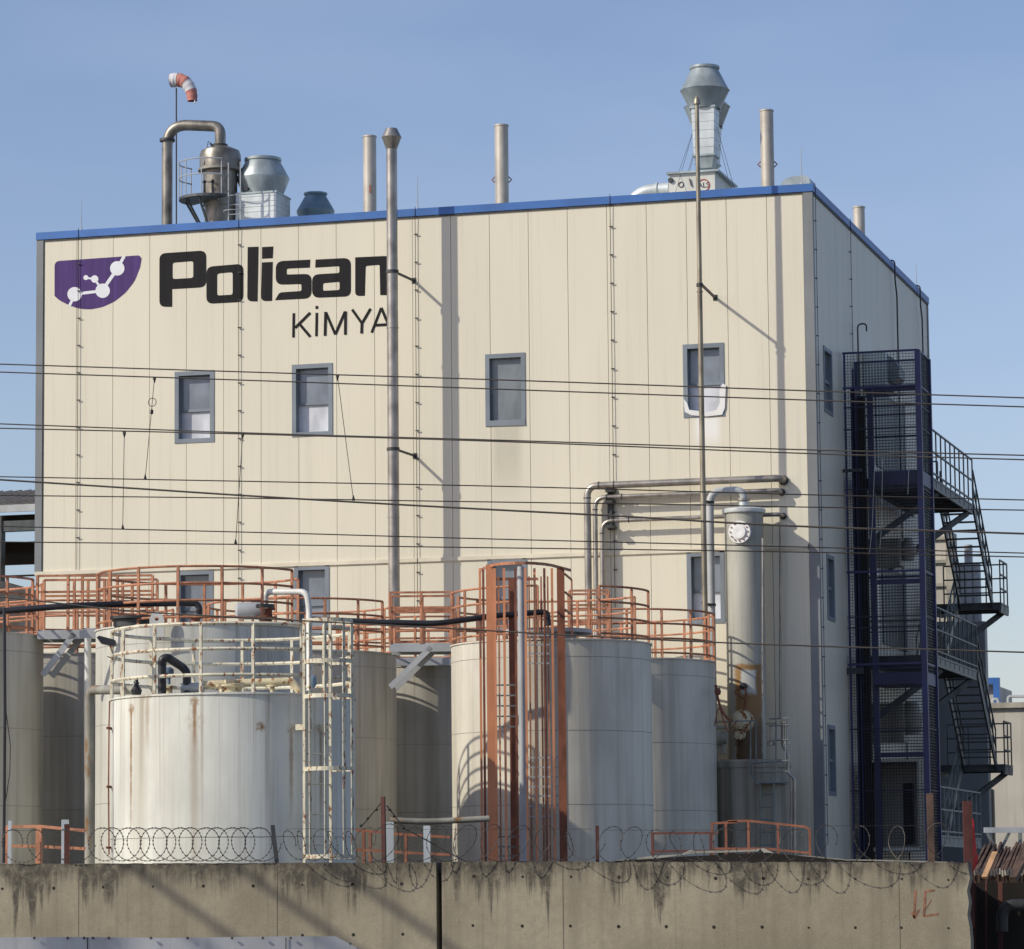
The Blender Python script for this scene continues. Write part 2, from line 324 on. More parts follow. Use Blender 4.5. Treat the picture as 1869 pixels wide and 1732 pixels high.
# ------------------------------------------------------------------ factory building
B = thing('factory_building', 'tall cream metal-clad factory hall with a blue parapet behind the tanks', 'factory', ((XL+XR)/2, Y0, 0))
wins = []   # (x0, z0, x1, z1, kind)
for (u0, v0, u1, v1, kind) in [(319,677,391,808,'half'), (533,664,607,796,'half'), (886,645,959,777,'sealed'), (1247,627,1322,761,'patch'),
                               (322,1041,389,1172,'plain'), (537,1032,601,1163,'plain'), (890,1019,962,1150,'plain'), (1254,1007,1323,1138,'half')]:
    p = PY((u0+u1)/2, (v0+v1)/2, Y0); w_ = (PY(u1,(v0+v1)/2,Y0).x-PY(u0,(v0+v1)/2,Y0).x)/2; h_ = (PY((u0+u1)/2,v0,Y0).z-PY((u0+u1)/2,v1,Y0).z)/2
    wins.append((p.x-w_, p.z-h_, p.x+w_, p.z+h_, kind))
swins = []  # side windows (y0,z0,y1,z1)
for (ua, va, ub, vb) in [(1502,630,1520,770), (1508,1010,1524,1145), (1510,1322,1526,1462)]:
    a, b = PX(ua, va, XR), PX(ub, vb, XR); swins.append((a.y, b.z+.12, b.y, a.z, 'side'))
def clad(mb, c0, c1, zlo, zhi, holes, put, step=1.008, phase=-17.01):
    """sheets one module wide with open joints, cut round the openings"""
    k = math.ceil((c0-phase)/step); edges = [c0]
    while phase+k*step < c1-.05:
        if phase+k*step > c0+.05: edges.append(phase+k*step)
        k += 1
    edges.append(c1)
    for i in range(len(edges)-1):
        a, b = edges[i]+.006, edges[i+1]-.006
        hs = [h for h in holes if h[0] < b and h[2] > a]
        cuts = sorted({a, b} | {min(max(x, a), b) for h in hs for x in (h[0], h[2])})
        for p, q in zip(cuts, cuts[1:]):
            if q-p < .004: continue
            segs = [(zlo, zhi)]
            for h in hs:
                if h[0] < (p+q)/2 < h[2]:
                    ns = []
                    for s0, s1 in segs:
                        if h[1] >= s1 or h[3] <= s0: ns.append((s0, s1)); continue
                        if h[1] > s0: ns.append((s0, h[1]))
                        if h[3] < s1: ns.append((h[3], s1))
                    segs = ns
            for s0, s1 in segs: put(mb, p, q, s0, s1)
fb = MB()
fput = lambda mb, p, q, s0, s1: mb.box((p, Y0, s0), (q, Y0+.09, s1))
clad(fb, XL+.19, XR-.22, ZF+.02, ZT-.19, wins, fput); clad(fb, XL+.02, XR-.22, 1.6, ZF-.10, wins, fput)
obj('wall', fb, M['cream'], B)
sb = MB(); sput = lambda mb, p, q, s0, s1: mb.box((XR-.09, p, s0), (XR, q, s1))
clad(sb, Y0+.16, YB-.12, 0.0, ZT-.22, swins, sput, 1.008, Y0+.16); obj('side_wall', sb, M['cream_side'], B)
ib = MB()      # inner lining seen in the joints, with the openings left free
iput = lambda mb, p, q, s0, s1: mb.box((p, Y0+.10, s0), (q, Y0+.16, s1))
clad(ib, XL+.05, XR-.12, 0, ZT-.2, wins, iput, 400, 0)
clad(ib, Y0+.17, YB-.05, 0, ZT-.2, swins, lambda mb, p, q, s0, s1: mb.box((XR-.16, p, s0), (XR-.10, q, s1)), 400, 0)
ib.box((XL+.02, Y0+.2, 0), (XL+.1, YB, ZT-.2)); ib.box((XL+.1, YB-.08, 0), (XR-.2, YB-.01, ZT-.2)); obj('wall_lining', ib, M['joint'], B)
obj('plinth', MB().box((XL+.02, Y0-.03, 0), (XR-.25, Y0+.09, 1.58)), M['offwhite'], B)
obj('roof', MB().box((XL+.1, Y0+.17, ZT-.42), (XR-.17, YB-.1, ZT-.3)), M['galv'], B)
pb = MB().box((XL-.03, Y0-.05, ZT-.19), (XR+.05, Y0+.2, ZT)).box((XR-.2, Y0+.202, ZT-.19), (XR+.05, YB+.04, ZT)).box((XL-.03, Y0+.202, ZT-.19), (XL+.2, YB+.04, ZT)).box((XL+.202, YB-.2, ZT-.19), (XR-.202, YB+.04, ZT))
obj('parapet', pb, M['blue_trim'], B)
obj('parapet_drip', MB().box((XL+.17, Y0-.03, ZT-.235), (XR-.2, Y0+.03, ZT-.192)).box((XR-.03, Y0+.2, ZT-.235), (XR+.03, YB, ZT-.192)), M['darksteel'], B)
for x in range(7):   # laps of the fascia sheets
    pass
tb = MB().box((XL-.02, Y0-.025, ZF), (XL+.17, Y0+.2, ZT-.192)); obj('corner_trim', tb, M['grey_trim'], B)
tb = MB().box((XR-.215, Y0-.025, 0), (XR+.025, Y0+.02, ZT-.195)).box((XR-.02, Y0+.022, 0), (XR+.025, Y0+.155, ZT-.195)); obj('corner_trim', tb, M['grey_trim'], B)
obj('corner_trim', MB().box((XR-.02, YB-.12, 0), (XR+.03, YB+.03, ZT-.195)), M['grey_trim'], B)
obj('flashing', MB().box((XL-.01, Y0-.045, ZF-.075), (XR-.24, Y0-.002, ZF+.018)).box((XL-.01, Y0-.02, ZF-.10), (XR-.24, Y0-.001, ZF-.075)), M['flash'], B)
obj('joint_strip', MB().box((XL+.17, Y0-.012, ZF+.02), (XL+.2, Y0+.05, ZT-.2)), M['darksteel'], B)
def window(x0, z0, x1, z1, kind):
    t = .11; fm = MB().box((x0, Y0-.02, z0), (x0+t, Y0+.24, z1)).box((x1-t, Y0-.02, z0), (x1, Y0+.24, z1)).box((x0+t, Y0-.018, z0), (x1-t, Y0+.24, z0+t)).box((x0+t, Y0-.018, z1-t), (x1-t, Y0+.24, z1))
    zm = z0 + (z1-z0)*.46
    if kind != 'sealed': fm.box((x0+t, Y0+.15, zm-.035), (x1-t, Y0+.205, zm+.035))
    f = obj('window', fm, M['frame'], B)
    up = {'half':'glass','plain':'glass','sealed':'filmgrey','patch':'glass'}[kind]; lo = {'half':'film','plain':'glass','sealed':'filmgrey','patch':'film'}[kind]
    if kind == 'sealed': obj('pane', MB().box((x0+t, Y0+.13, z0+t), (x1-t, Y0+.145, z1-t)), M[up], f)
    else:
        obj('pane', MB().box((x0+t, Y0+.17, zm+.036), (x1-t, Y0+.18, z1-t)), M[up], f)
        obj('pane', MB().box((x0+t, Y0+.21, z0+t), (x1-t, Y0+.22, zm-.036)), M[lo], f)
    if kind == 'patch':
        rs = random.Random(3); s = MB()
        pts = [PY(u, v, Y0-.03) for u, v in [(1250,752),(1248,728),(1254,735),(1258,748),(1290,752),(1308,748),(1314,735),(1313,712),(1319,700),(1325,703),(1323,745),(1318,757),(1290,760),(1262,758)]]
        s.slab(pts, [], (0,-.012,0)); obj('sealant', s, M['whitepaint'], f)
    if kind in ('sealed',):
        s = MB().slab([PY(u,v,Y0-.024) for u,v in [(886,772),(889,768),(958,765),(959,776),(887,778)]], [], (0,-.006,0)); obj('sill', s, M['frame'], f)
for w_ in wins: window(*w_)
for (y0, z0, y1, z1, k) in swins:
    t = .1; fm = MB().box((XR-.1, y0, z0), (XR+.02, y0+t, z1)).box((XR-.1, y1-t, z0), (XR+.02, y1, z1)).box((XR-.1, y0+t, z0), (XR+.018, y1-t, z0+t)).box((XR-.1, y0+t, z1-t), (XR+.018, y1-t, z1)).box((XR-.08, y0+t, (z0+z1)/2-.04), (XR-.04, y1-t, (z0+z1)/2+.04))
    f = obj('window', fm, M['frame'], B); obj('pane', MB().box((XR-.095, y0+t, z0+t), (XR-.085, y1-t, z1-t)), M['glass'], f)
# ---- lettering and emblem on the facade
def zc(p, q): return PY(60+p*.37453, 400+q*.37453, Y0)
def rounded(pts, n=6):
    out = []; N = len(pts)
    for i in range(N):
        p0, p1, p2 = V(pts[i-1][:2]), V(pts[i][:2]), V(pts[(i+1) % N][:2]); r = pts[i][2]
        a, b = p0-p1, p2-p1; k = min(r, a.length*.48, b.length*.48)
        if k < 3: out.append(tuple(p1)); continue
        A, Bq = p1+a.normalized()*k, p1+b.normalized()*k
        for j in range(n+1):
            t = j/n; out.append(tuple(A*(1-t)**2 + p1*2*t*(1-t) + Bq*t*t))
    return out
def fz(mb, pts, off, holes=()):
    mb.slab([zc(*p[:2])+V((0,-off,0)) for p in pts], [[zc(*p[:2])+V((0,-off,0)) for p in h] for h in holes], (0,-.003,0))
def stroke(mb, a, b, w, off):
    a, b = V(a), V(b); d = (b-a).normalized(); q = V((-d.y, d.x))*w/2
    fz(mb, [a-q, b-q, b+q, a+q], off)
def disc(mb, c, r, off): fz(mb, [(c[0]+r*math.cos(i*math.pi/16), c[1]+r*math.sin(i*math.pi/16)) for i in range(32)], off)
S = thing('wall_sign', 'purple molecule emblem and big black company lettering high on the cream facade', 'sign', (-31, Y0-.003, 14.6))
e = MB(); fz(e, rounded([(106,205,26),(519,176,26),(530,192,5),(522,235,6),(497,300,20),(452,358,20),(400,400,20),(340,428,20),(280,440,20),(225,436,20),(178,420,20),(130,396,10),(106,374,4)]), .004)
EM = obj('emblem', e, M['purple'], S)
e = MB()
for c, r in [((204,366),35),((341,349),35),((412,240),35),((302,292),18),((259,285),12)]: disc(e, c, r, .009)
for a, b, w_ in [((232,362),(310,353),14),((358,320),(394,268),16),((428,212),(446,180),15),((192,396),(179,421),13),((322,322),(310,304),11),((286,290),(268,287),9)]: stroke(e, a, b, w_, .008)
obj('molecule', e, M['logowhite'], EM)
LT = [('P', [(617,167,32),(845,152,34),(845,331,34),(679,341,1),(679,427,1),(617,427,34)], [[(681,212,12),(782,204,12),(782,286,12),(681,292,12)]]),
      ('o', [(846,232,34),(1026,217,34),(1026,403,34),(846,413,34)], [[(898,265,12),(974,258,12),(974,368,12),(898,372,12)]]),
      ('l', [(1047,136,1),(1100,134,1),(1095,401,1),(1045,400,34)], []),
      ('i', [(1116,211,1),(1169,208,1),(1166,398,1),(1112,400,34)], []), ('i', [(1117,136,1),(1172,133,1),(1169,190,1),(1117,193,1)], []),
      ('s', [(1184,205,38),(1352,197,1),(1350,236,1),(1237,241,9),(1237,270,9),(1358,266,34),(1358,386,36),(1180,395,1),(1202,357,14),(1309,350,9),(1309,316,9),(1184,320,36)], []),
      ('a', [(1378,197,1),(1550,188,38),(1550,376,32),(1361,384,38),(1361,270,34),(1494,262,9),(1494,229,9),(1376,236,1)], [[(1414,312,9),(1495,305,9),(1495,345,9),(1414,349,9)]]),
      ('n', [(1571,186,1),(1746,178,34),(1744,370,1),(1693,370,1),(1690,222,8),(1622,228,8),(1618,373,1),(1571,375,30)], [])]
e = MB()
for _, o_, hs in LT: fz(e, rounded(o_), .004, [rounded(h) for h in hs])
obj('lettering', e, M['black_print'], S)
e = MB(); k = 0
for a, b in [((1272,458),(1270,577)),((1352,456),(1278,530)),((1297,508),(1352,573)),((1384,456),(1382,571)),((1384,423),(1384,437)),((1427,452),(1424,568)),((1428,454),(1474,562)),((1474,562),(1522,450)),((1524,449),(1523,563)),
             ((1556,440),(1604,508)),((1646,436),(1604,508)),((1604,506),(1602,557)),((1651,554),(1698,432)),((1698,432),(1748,550)),((1664,517),(1734,513))]:
    stroke(e, a, b, 13, .004+.0036*(k % 3)); k += 1
obj('lettering', e, M['black_print'], S)

# ---- lightning protection: rods and down conductors
def conductor(u, vtop, vbot, label, side=False, grp='lightning conductors fixed down the facade'):
    P = (lambda uu, vv, o=0: PX(uu, vv, XR) + V((o,0,0))) if side else (lambda uu, vv, o=0: PY(uu, vv, Y0) + V((0,-o,0)))
    p = P(u, (vtop+vbot)/2); z1 = P(u, vtop).z; z0 = P(u, vbot).z; o = .05
    base = (V((o,0,0)) if side else V((0,-o,0)))
    c = V((p.x, p.y, 0)) + base; t = thing('lightning_conductor', label, 'conductor', (c.x, c.y, z0), grp)
    top = V((c.x, c.y, ZT+.05)); kink = V((c.x, c.y, z1-.5))
    obj('wire', MB().path([V((c.x,c.y,z0)), kink, V((c.x,c.y,ZT-.22)) + base*.2, top], .008, 5), M['cable'], t)
    mb = MB(); z = z1-.6; dirv = V((0,1,0)) if side else V((1,0,0))
    while z > z0+.2:
        q = V((c.x, c.y, z)); mb.beam(q-dirv*.03, q+dirv*.065, .018, .022); mb.beam(q, q-base, .022, .022); z -= .71
    obj('clamp', mb, M['darksteel'], t)
conductor(143, 440, 1040, 'thin wire conductor running down through the purple emblem', grp=None)
conductor(437, 405, 1110, 'thin wire conductor running down between the O and L of the lettering', grp=None)
conductor(761, 385, 1120, 'thin wire conductor just right of the tall capped flue', grp=None)
conductor(1119, 370, 1110, 'thin wire conductor in the middle of the blank right half of the facade', grp=None)
conductor(1496, 370, 1540, 'thin wire conductor on the shaded side wall close to the corner', True, None)
conductor(1551, 420, 640, 'thin wire conductor on the shaded side wall above the lift cage', True, None)
for u, v, ub, Yb, lb in [(149,364,148,Y0+.1,'thin lightning rod at the left end of the blue parapet'), (762,322,761,Y0+.1,'thin lightning rod on the parapet beside the tall capped flue'),
                         (1462,268,1464,Y0+.1,'thin lightning rod on the parapet at the right corner'), (1672,482,1672,99.4,'thin lightning rod near the far end of the shaded side parapet')]:
    a = PY(u, v, Yb); b = V((a.x, a.y, ZT)); solo('lightning_rod', MB().path([b, a], [.014,.006], 6).lathe(b, [(.05,0),(.03,.05)], 10), M['greysteel'], lb, 'lightning rod')
for u0, lb in ((1630, 'dark drain pipe hanging down the far part of the side wall'), (1677, 'dark drain pipe next to the far corner of the side wall')):
    a = PX(u0, 520 if u0 < 1650 else 590, XR); x = XR+.1
    solo('drain_pipe', MB().path(fillet([(XR-.1, a.y-.3, ZT+.05), (x, a.y-.25, ZT+.05), (x, a.y-.25, ZT-.5), (x, a.y, ZT-.9), (x, a.y, .2)], .12), .022, 8), M['darksteel'], lb, 'pipe')
# ---- small facade pipe on side
solo('vent_pipe', MB().path(fillet([(XR+.12, PX(1557,600,XR).y, 12), (XR+.12, PX(1557,600,XR).y, PX(1557,592,XR).z), (XR+.35, PX(1557,600,XR).y, PX(1557,592,XR).z), (XR+.35, PX(1557,600,XR).y, PX(1557,606,XR).z)], .12), .02, 8), M['darksteel'], 'small hooked vent pipe on the side wall over the lift cage', 'pipe')

# ------------------------------------------------------------------ roof plant
def rp(u, v, Y): return PY(u, v, Y)
def stack(u0, u1, vt, Y, label, lug=None):
    um = (u0+u1)/2; c = rp(um, vt+4, Y); r = (rp(u1,vt,Y)-rp(u0,vt,Y)).length/2; zt = c.z
    t = thing('vent_stack', label, 'stack', (c.x, c.y, ZT-.3), 'plain round vent stacks on the roof')
    obj('pipe', MB().lathe((c.x,c.y,ZT-.3), [(r,0),(r,zt-ZT+.3),(r+.015,zt-ZT+.3),(r+.015,zt-ZT+.34),(r-.01,zt-ZT+.34),(r-.01,zt-ZT-.4)], 28, cap=False), M['stack'], t)
    if lug:
        z = rp(um, lug, Y).z
        for s in (-1, 1):
            p = V((c.x,c.y,z)) + RH*s*(r+.06)
            obj('lifting_lug', MB().path([p-RH*s*.06+V((0,0,.08)), p+RH*s*.02, p-RH*s*.06-V((0,0,.08))], .018, 6), M['brownrail'], t)
stack(663,686,247,90, 'plain round vent stack with a rust mark, next to the capped flue')
stack(903,927,227,90, 'plain round vent stack standing alone in the middle of the roof', 328)
stack(1387,1411,200,91.5, 'plain round vent stack right of the tallest duct', 300)
stack(1557,1578,376,97, 'short plain vent stack behind the side parapet')
p = rp(676,345,90); solo('rust_patch', MB().slab([rp(u,v,89.83) for u,v in [(673,338),(676,337),(678,345),(677,353),(674,352),(672,345)]], [], (0,-.006,0)), M['brownrail'], 'small rust hole on the vent stack next to the capped flue', 'rust mark')

def cone_cap(t, c, zs, name_m, n=32):
    pass
# cowled vent (grey cone on white box)
Y = 88.5
c = rp(480, 400, Y); a = rp(435,325,Y); b = rp(526,325,Y); rM = (b-a).length/2; zm = rp(480,327,Y).z; zt = rp(482,293,Y).z; zb = rp(480,359,Y).z
t = thing('roof_exhaust', 'grey conical roof exhaust cowl on a white ribbed box, left of centre', 'exhaust', (c.x, Y, ZT-.3))
obj('cowl', MB().lathe((c.x,Y,zm), [(rM*.68,(zt-zm)+.05),(rM*.70,(zt-zm)+.05),(rM*.70,(zt-zm)-.02),(rM*.66,(zt-zm)-.04),(rM,0.02),(rM,-.02),(rM*.74,zb-zm)], 40, cap=False), M['galv'], t)
hb = rM*.8; bxm = MB()
bxm.box((c.x-hb,Y-hb,ZT-.3),(c.x+hb,Y+hb,zb+.02))
obj('duct_box', bxm, M['galvlight'], t)
s = MB()
for z in (zb-.1, zb-.24, zb-.38, zb-.52): s.box((c.x-hb-.004,Y-hb-.006,z),(c.x+hb+.004,Y+hb+.006,z+.008))
s.box((c.x-hb-.02,Y-hb-.02,zb-.02),(c.x+hb+.02,Y+hb+.02,zb+.03)); obj('seam', s, M['galv'], t)
obj('motor_mount', MB().lathe((c.x-.25,Y-rM*.8,zb+.13), [(.05,-.06),(.05,.06)], 12, axis=(0,1,0)), M['black'], t)
# small cowl
Y = 90
c = rp(576, 385, Y); a = rp(543,385,Y); b = rp(609,385,Y); r = (b-a).length/2; zt = rp(576,354,Y).z; zl = rp(576,388,Y).z
t = thing('roof_exhaust', 'small blue-grey conical cowl just peeping over the parapet', 'exhaust', (c.x, Y, ZT-.3))
obj('cowl', MB().lathe((c.x,Y,ZT-.3), [(r*.7,0),(r*.7,zl-ZT-.25),(r*.98,zl-ZT+.28),(r,zl-ZT+.34),(r*.55,zt-ZT+.24),(r*.62,zt-ZT+.28),(r*.62,zt-ZT+.32),(r*.5,zt-ZT+.32)], 36, cap=False), M['bluegalv'], t)
# twin tall ducts
def tall_duct(um, vtop, vmid, vneck, vfoot, um2, wtop, wmid, wn, Y, label, vbase):
    c = rp(um2, vneck, Y); k = lambda px: px*(Y/ (FPX*.98))
    z = lambda v: rp(um2, v, Y).z
    t = thing('exhaust_tower', label, 'exhaust', (c.x, Y, ZT-.3), 'square exhaust ducts with conical cowls')
    x, m_ = c.x, z(vmid)
    obj('cowl', MB().lathe((x,Y,m_), [(k(wtop)/2*.94,z(vtop)-m_-.25),(k(wtop)/2,z(vtop)-m_),(k(wtop)/2+.03,z(vtop)-m_),(k(wtop)/2+.03,z(vtop)-m_-.06),(k(wtop)/2,z(vtop)-m_-.09),(k(wmid)/2,.015),(k(wmid)/2+.02,0),(k(wmid)/2,-.015),(k(wn)/2*1.28,z(vneck)-m_)], 40, cap=False), M['galv'], t)
    w0, w1 = k(wn)/2, k(wn)/2*.86; z0, z1 = z(vfoot), z(vneck)+.02
    mb = MB(); vs = [(x+sx*w1, Y+sy*w1, z0) for sx, sy in ((-1,-1),(1,-1),(1,1),(-1,1))] + [(x+sx*w0, Y+sy*w0, z1) for sx, sy in ((-1,-1),(1,-1),(1,1),(-1,1))]
    mb.add(vs, [(0,3,2,1),(4,5,6,7),(0,1,5,4),(1,2,6,5),(2,3,7,6),(3,0,4,7)]); obj('duct', mb, M['galvlight'], t)
    s = MB(); zz = z0+.2
    while zz < z1-.1:
        q = w1+(w0-w1)*(zz-z0)/(z1-z0)+.005; s.box((x-q,Y-q,zz),(x+q,Y+q,zz+.01)); zz += .22
    s.box((x-w1-.03,Y-w1-.03,z0-.03),(x+w1+.03,Y+w1+.03,z0+.02)).box((x-w0-.03,Y-w0-.03,z1-.03),(x+w0+.03,Y+w0+.03,z1+.02)); obj('duct_flange', s, M['galv'], t)
    mb = MB(); w2 = w1*.72; zb = z(vbase)
    vs = [(x+sx*w2, Y+sy*w2, zb) for sx, sy in ((-1,-1),(1,-1),(1,1),(-1,1))] + [(x+sx*w1, Y+sy*w1, z0-.03) for sx, sy in ((-1,-1),(1,-1),(1,1),(-1,1))]
    mb.add(vs, [(0,3,2,1),(4,5,6,7),(0,1,5,4),(1,2,6,5),(2,3,7,6),(3,0,4,7)]); obj('transition_hood', mb, M['galv'], t)
    for sx, du, gy in ((-1, -68, -1.5), (-1, -90, 1), (1, 75, 1.5)):
        q = V((x+sx*w0, Y, z1-.5)); g = rp(um2+du, vbase+10, Y+gy); obj('guy_wire', MB().path([q, V((g.x,g.y,ZT-.2))], .006, 4), M['cablegrey'], t)
    return t
tall_duct(1283,122,166,200,286,1287,52,90,44,87,'tallest square duct with a conical cowl on the white fan box',309)
tall_duct(1288,172,196,232,300,1291,50,84,44,91,'second cowled duct, mostly hidden behind the tallest one',309)
a = rp(1221,343,86.2); b = rp(1305,343,86.2); zt = rp(1262,316,86.2).z
t = thing('fan_box', 'white fan housing with small dials under the tallest roof duct', 'fan unit', ((a.x+b.x)/2, 87, ZT-.3))
obj('housing', MB().box((a.x,86.2,ZT-.3),(b.x,88.3,zt)), M['cabinet'], t)
obj('lid', MB().box((a.x-.05,86.12,zt),(b.x+.12,88.4,zt+.05)), M['galv'], t)
mb = MB()
for u, v, r in [(1243,337,.075)]: mb.lathe(rp(u,v,86.195), [(r,-.004),(r,.012),(r-.02,.012),(r-.02,-.004)], 20, axis=(0,-1,0), cap=False)
obj('dial', mb, M['darksteel'], t)
obj('handle', MB().beam(rp(1258,326,86.17), rp(1262,340,86.17), .03, .02).lathe(rp(1224,329,86.19), [(.07,0),(.06,.05)], 12, axis=(0,-1,0)), M['darksteel'], t)
mb = MB(); mb.lathe(rp(1284,338,86.19), [(.16,-.004),(.16,.006),(.14,.006),(.14,-.004)], 24, axis=(0,-1,0), cap=False); obj('badge', mb, M['red'], t)
cu = bpy.data.curves.new('text', 'FONT'); cu.body = 'ALS'; cu.size = .19; cu.align_x = 'CENTER'; cu.align_y = 'CENTER'; cu.extrude = .002
to = bpy.data.objects.new('tmp_text', cu); COL.objects.link(to); bpy.context.view_layer.update()
me = bpy.data.meshes.new_from_object(to.evaluated_get(bpy.context.evaluated_depsgraph_get())); bpy.data.objects.remove(to)
pc = rp(1284,338,86.19); me.transform(Matrix.Translation(pc - LOC[t]) @ Matrix.Rotation(rad(90), 4, 'X')); me.materials.append(M['darksteel'])
bt = bpy.data.objects.new('badge_lettering', me); COL.objects.link(bt); bt.parent = t
# round duct running left
pa, pb_ = rp(1145,349,87), rp(1222,345,87)
solo('roof_duct', MB().path(fillet([(pa.x-.3,87,ZT-.3),(pa.x+.25,87,pb_.z-.02),(pb_.x,87,pb_.z)], .5), .17, 20).path([(pb_.x-.35,87,pb_.z),(pb_.x-.30,87,pb_.z)], .2, 20), M['galvlight'], 'low curved bright duct joining the white fan housing', 'duct')
# low round hood at the right corner
a, b = rp(1431,333,86), rp(1484,331,86); hz = rp(1455,326,85.6).z; mb = MB(); n = 14; pts = []
for i in range(n+1):
    an = math.pi*(1-i/n); pts.append((an,))
rr = .14; prof = [V((a.x+.1,0,ZT-.3)), V((a.x,0,hz-.1)), V((a.x+.12,0,hz+.02)), V((a.x+.35,0,hz+.07)), V((b.x-.15,0,hz+.08)), V((b.x-.02,0,hz)), V((b.x,0,hz-.1)), V((b.x,0,ZT-.3))]
mb.slab([V((q.x,85.6,q.z)) for q in prof], [], (0,.75,0)); solo('roof_hood', mb, M['galv'], 'low rounded metal hood on the roof at the right corner', 'hood')
# scrubber with elbow pipe and platform
Y = 88.0; sc = rp(402,400,Y); kk = lambda px: px*Y/(FPX*.98)
t = thing('roof_scrubber', 'dark steel scrubber vessel with a big bent pipe on the left of the roof', 'scrubber', (sc.x, Y, ZT-.3))
z = lambda v: rp(402, v, Y).z
obj('vessel', MB().lathe((sc.x,Y,ZT-.3), [(kk(60)/2,0),(kk(60)/2,z(378)-ZT+.3),(kk(66)/2,z(376)-ZT+.3),(kk(66)/2,z(312)-ZT+.3),(kk(80)/2,z(310)-ZT+.3),(kk(80)/2,z(284)-ZT+.3),(kk(74)/2,z(276)-ZT+.3),(kk(40)/2,z(269)-ZT+.3),(kk(24)/2,z(267)-ZT+.3),(kk(24)/2,z(262)-ZT+.3)], 36), M['brownsteel'], t)
obj('flange', MB().lathe((sc.x,Y,z(311)), [(kk(82)/2,-.03),(kk(86)/2,-.03),(kk(86)/2,.03),(kk(82)/2,.03)], 36), M['rustypipe'], t)
obj('top_flange', MB().lathe((sc.x-.02,Y,z(266)), [(kk(26)/2,-.03),(kk(32)/2,-.03),(kk(32)/2,.03),(kk(26)/2,.03)], 24), M['darksteel'], t)
pl = rp(305,400,Y)
pp = [V((pl.x,Y,ZT-.3)), V((pl.x,Y,rp(305,227,Y).z)), V((sc.x,Y,rp(400,231,Y).z)), V((sc.x,Y,z(262)))]
obj('bent_pipe', MB().path(fillet(pp, .62, 10), kk(21)/2, 20), M['brownsteel'], t)
obj('pipe_flange', MB().lathe((pl.x,Y,rp(305,256,Y).z), [(kk(22)/2,-.035),(kk(30)/2,-.035),(kk(30)/2,.035),(kk(22)/2,.035)], 24), M['darksteel'], t)
pf = thing('access_platform', 'half-round caged platform bolted to the roof scrubber', 'platform', (sc.x-.3, Y-.3, ZT-.2)); pc = V((sc.x-.18, Y-.35, 0)); R_ = .82
mb = MB(); zp = z(366); pts = [V((pc.x,pc.y,zp)) + (-FH*math.cos(rad(q)) - RH*math.sin(rad(q)))*R_ for q in range(-40, 141, 12)]
mb.slab(pts, [], (0,0,-.07)); obj('deck', mb, M['stairsteel'], pf)
mb = MB()
for v in (331, 303): mb.ring((pc.x,pc.y,z(v)), R_, .018, -140, 30, 5, 40)
obj('rail', mb, M['greysteel'], pf)
mb = MB()
for q in (-138,-110,-80,-45,-10,28):
    b_ = V((pc.x,pc.y,zp)) + (-FH*math.cos(rad(q)) + RH*math.sin(rad(q)))*R_; mb.tube(b_, V((b_.x,b_.y,z(303))), .016, 6)
obj('post', mb, M['greysteel'], pf)
mb = MB()
for q in (-100,-60,-20): 
    b_ = V((pc.x,pc.y,zp-.07)) + (-FH*math.cos(rad(q)) + RH*math.sin(rad(q)))*R_*.8; mb.beam(b_, (sc.x,Y,ZT-.2), .05)
obj('brace', mb, M['stairsteel'], pf)
lx = rp(428,360,Y-.7)
ld = thing('cage_ladder', 'grey caged ladder on the right side of the roof scrubber', 'ladder', (lx.x, Y-.7, ZT-.2)); mb = MB()
for s in (-1, 1): mb.tube((lx.x+s*.17, Y-.7, ZT-.3), (lx.x+s*.17, Y-.7, z(308)), .02, 6)
obj('rail', mb, M['greysteel'], ld); mb = MB()
for i in range(7): mb.tube((lx.x-.17, Y-.7, ZT-.1+i*.26), (lx.x+.17, Y-.7, ZT-.1+i*.26), .012, 5)
obj('rung', mb, M['greysteel'], ld); mb = MB()
for i in range(3): mb.ring((lx.x,Y-.8,ZT+.1+i*.45), .26, .012, -110, 110, 5, 30)
obj('hoop', mb, M['greysteel'], ld)
mb = MB()
for i, (u, v) in enumerate([(373,332),(388,331)]):
    q = rp(u,v,Y-.62); mb.tube(q, q-V((0,0,.32)), .035, 8); mb.lathe(q, [(.02,-.06),(.06,0),(.02,.06)], 10)
solo('valve_pair', mb, M['darksteel'], 'pair of dark valves on the front of the roof scrubber', 'valve')
solo('gauge_pipe', MB().path([rp(388,275,Y-.3), rp(386,262,Y-.3), rp(380,258,Y-.3), rp(377,275,Y-.45), rp(372,300,Y-.5)], .012, 5).path([rp(391,270,Y-.3), rp(384,262,Y-.3)], .03, 6), M['darksteel'], 'thin bent gauge pipe on top of the roof scrubber', 'pipe')
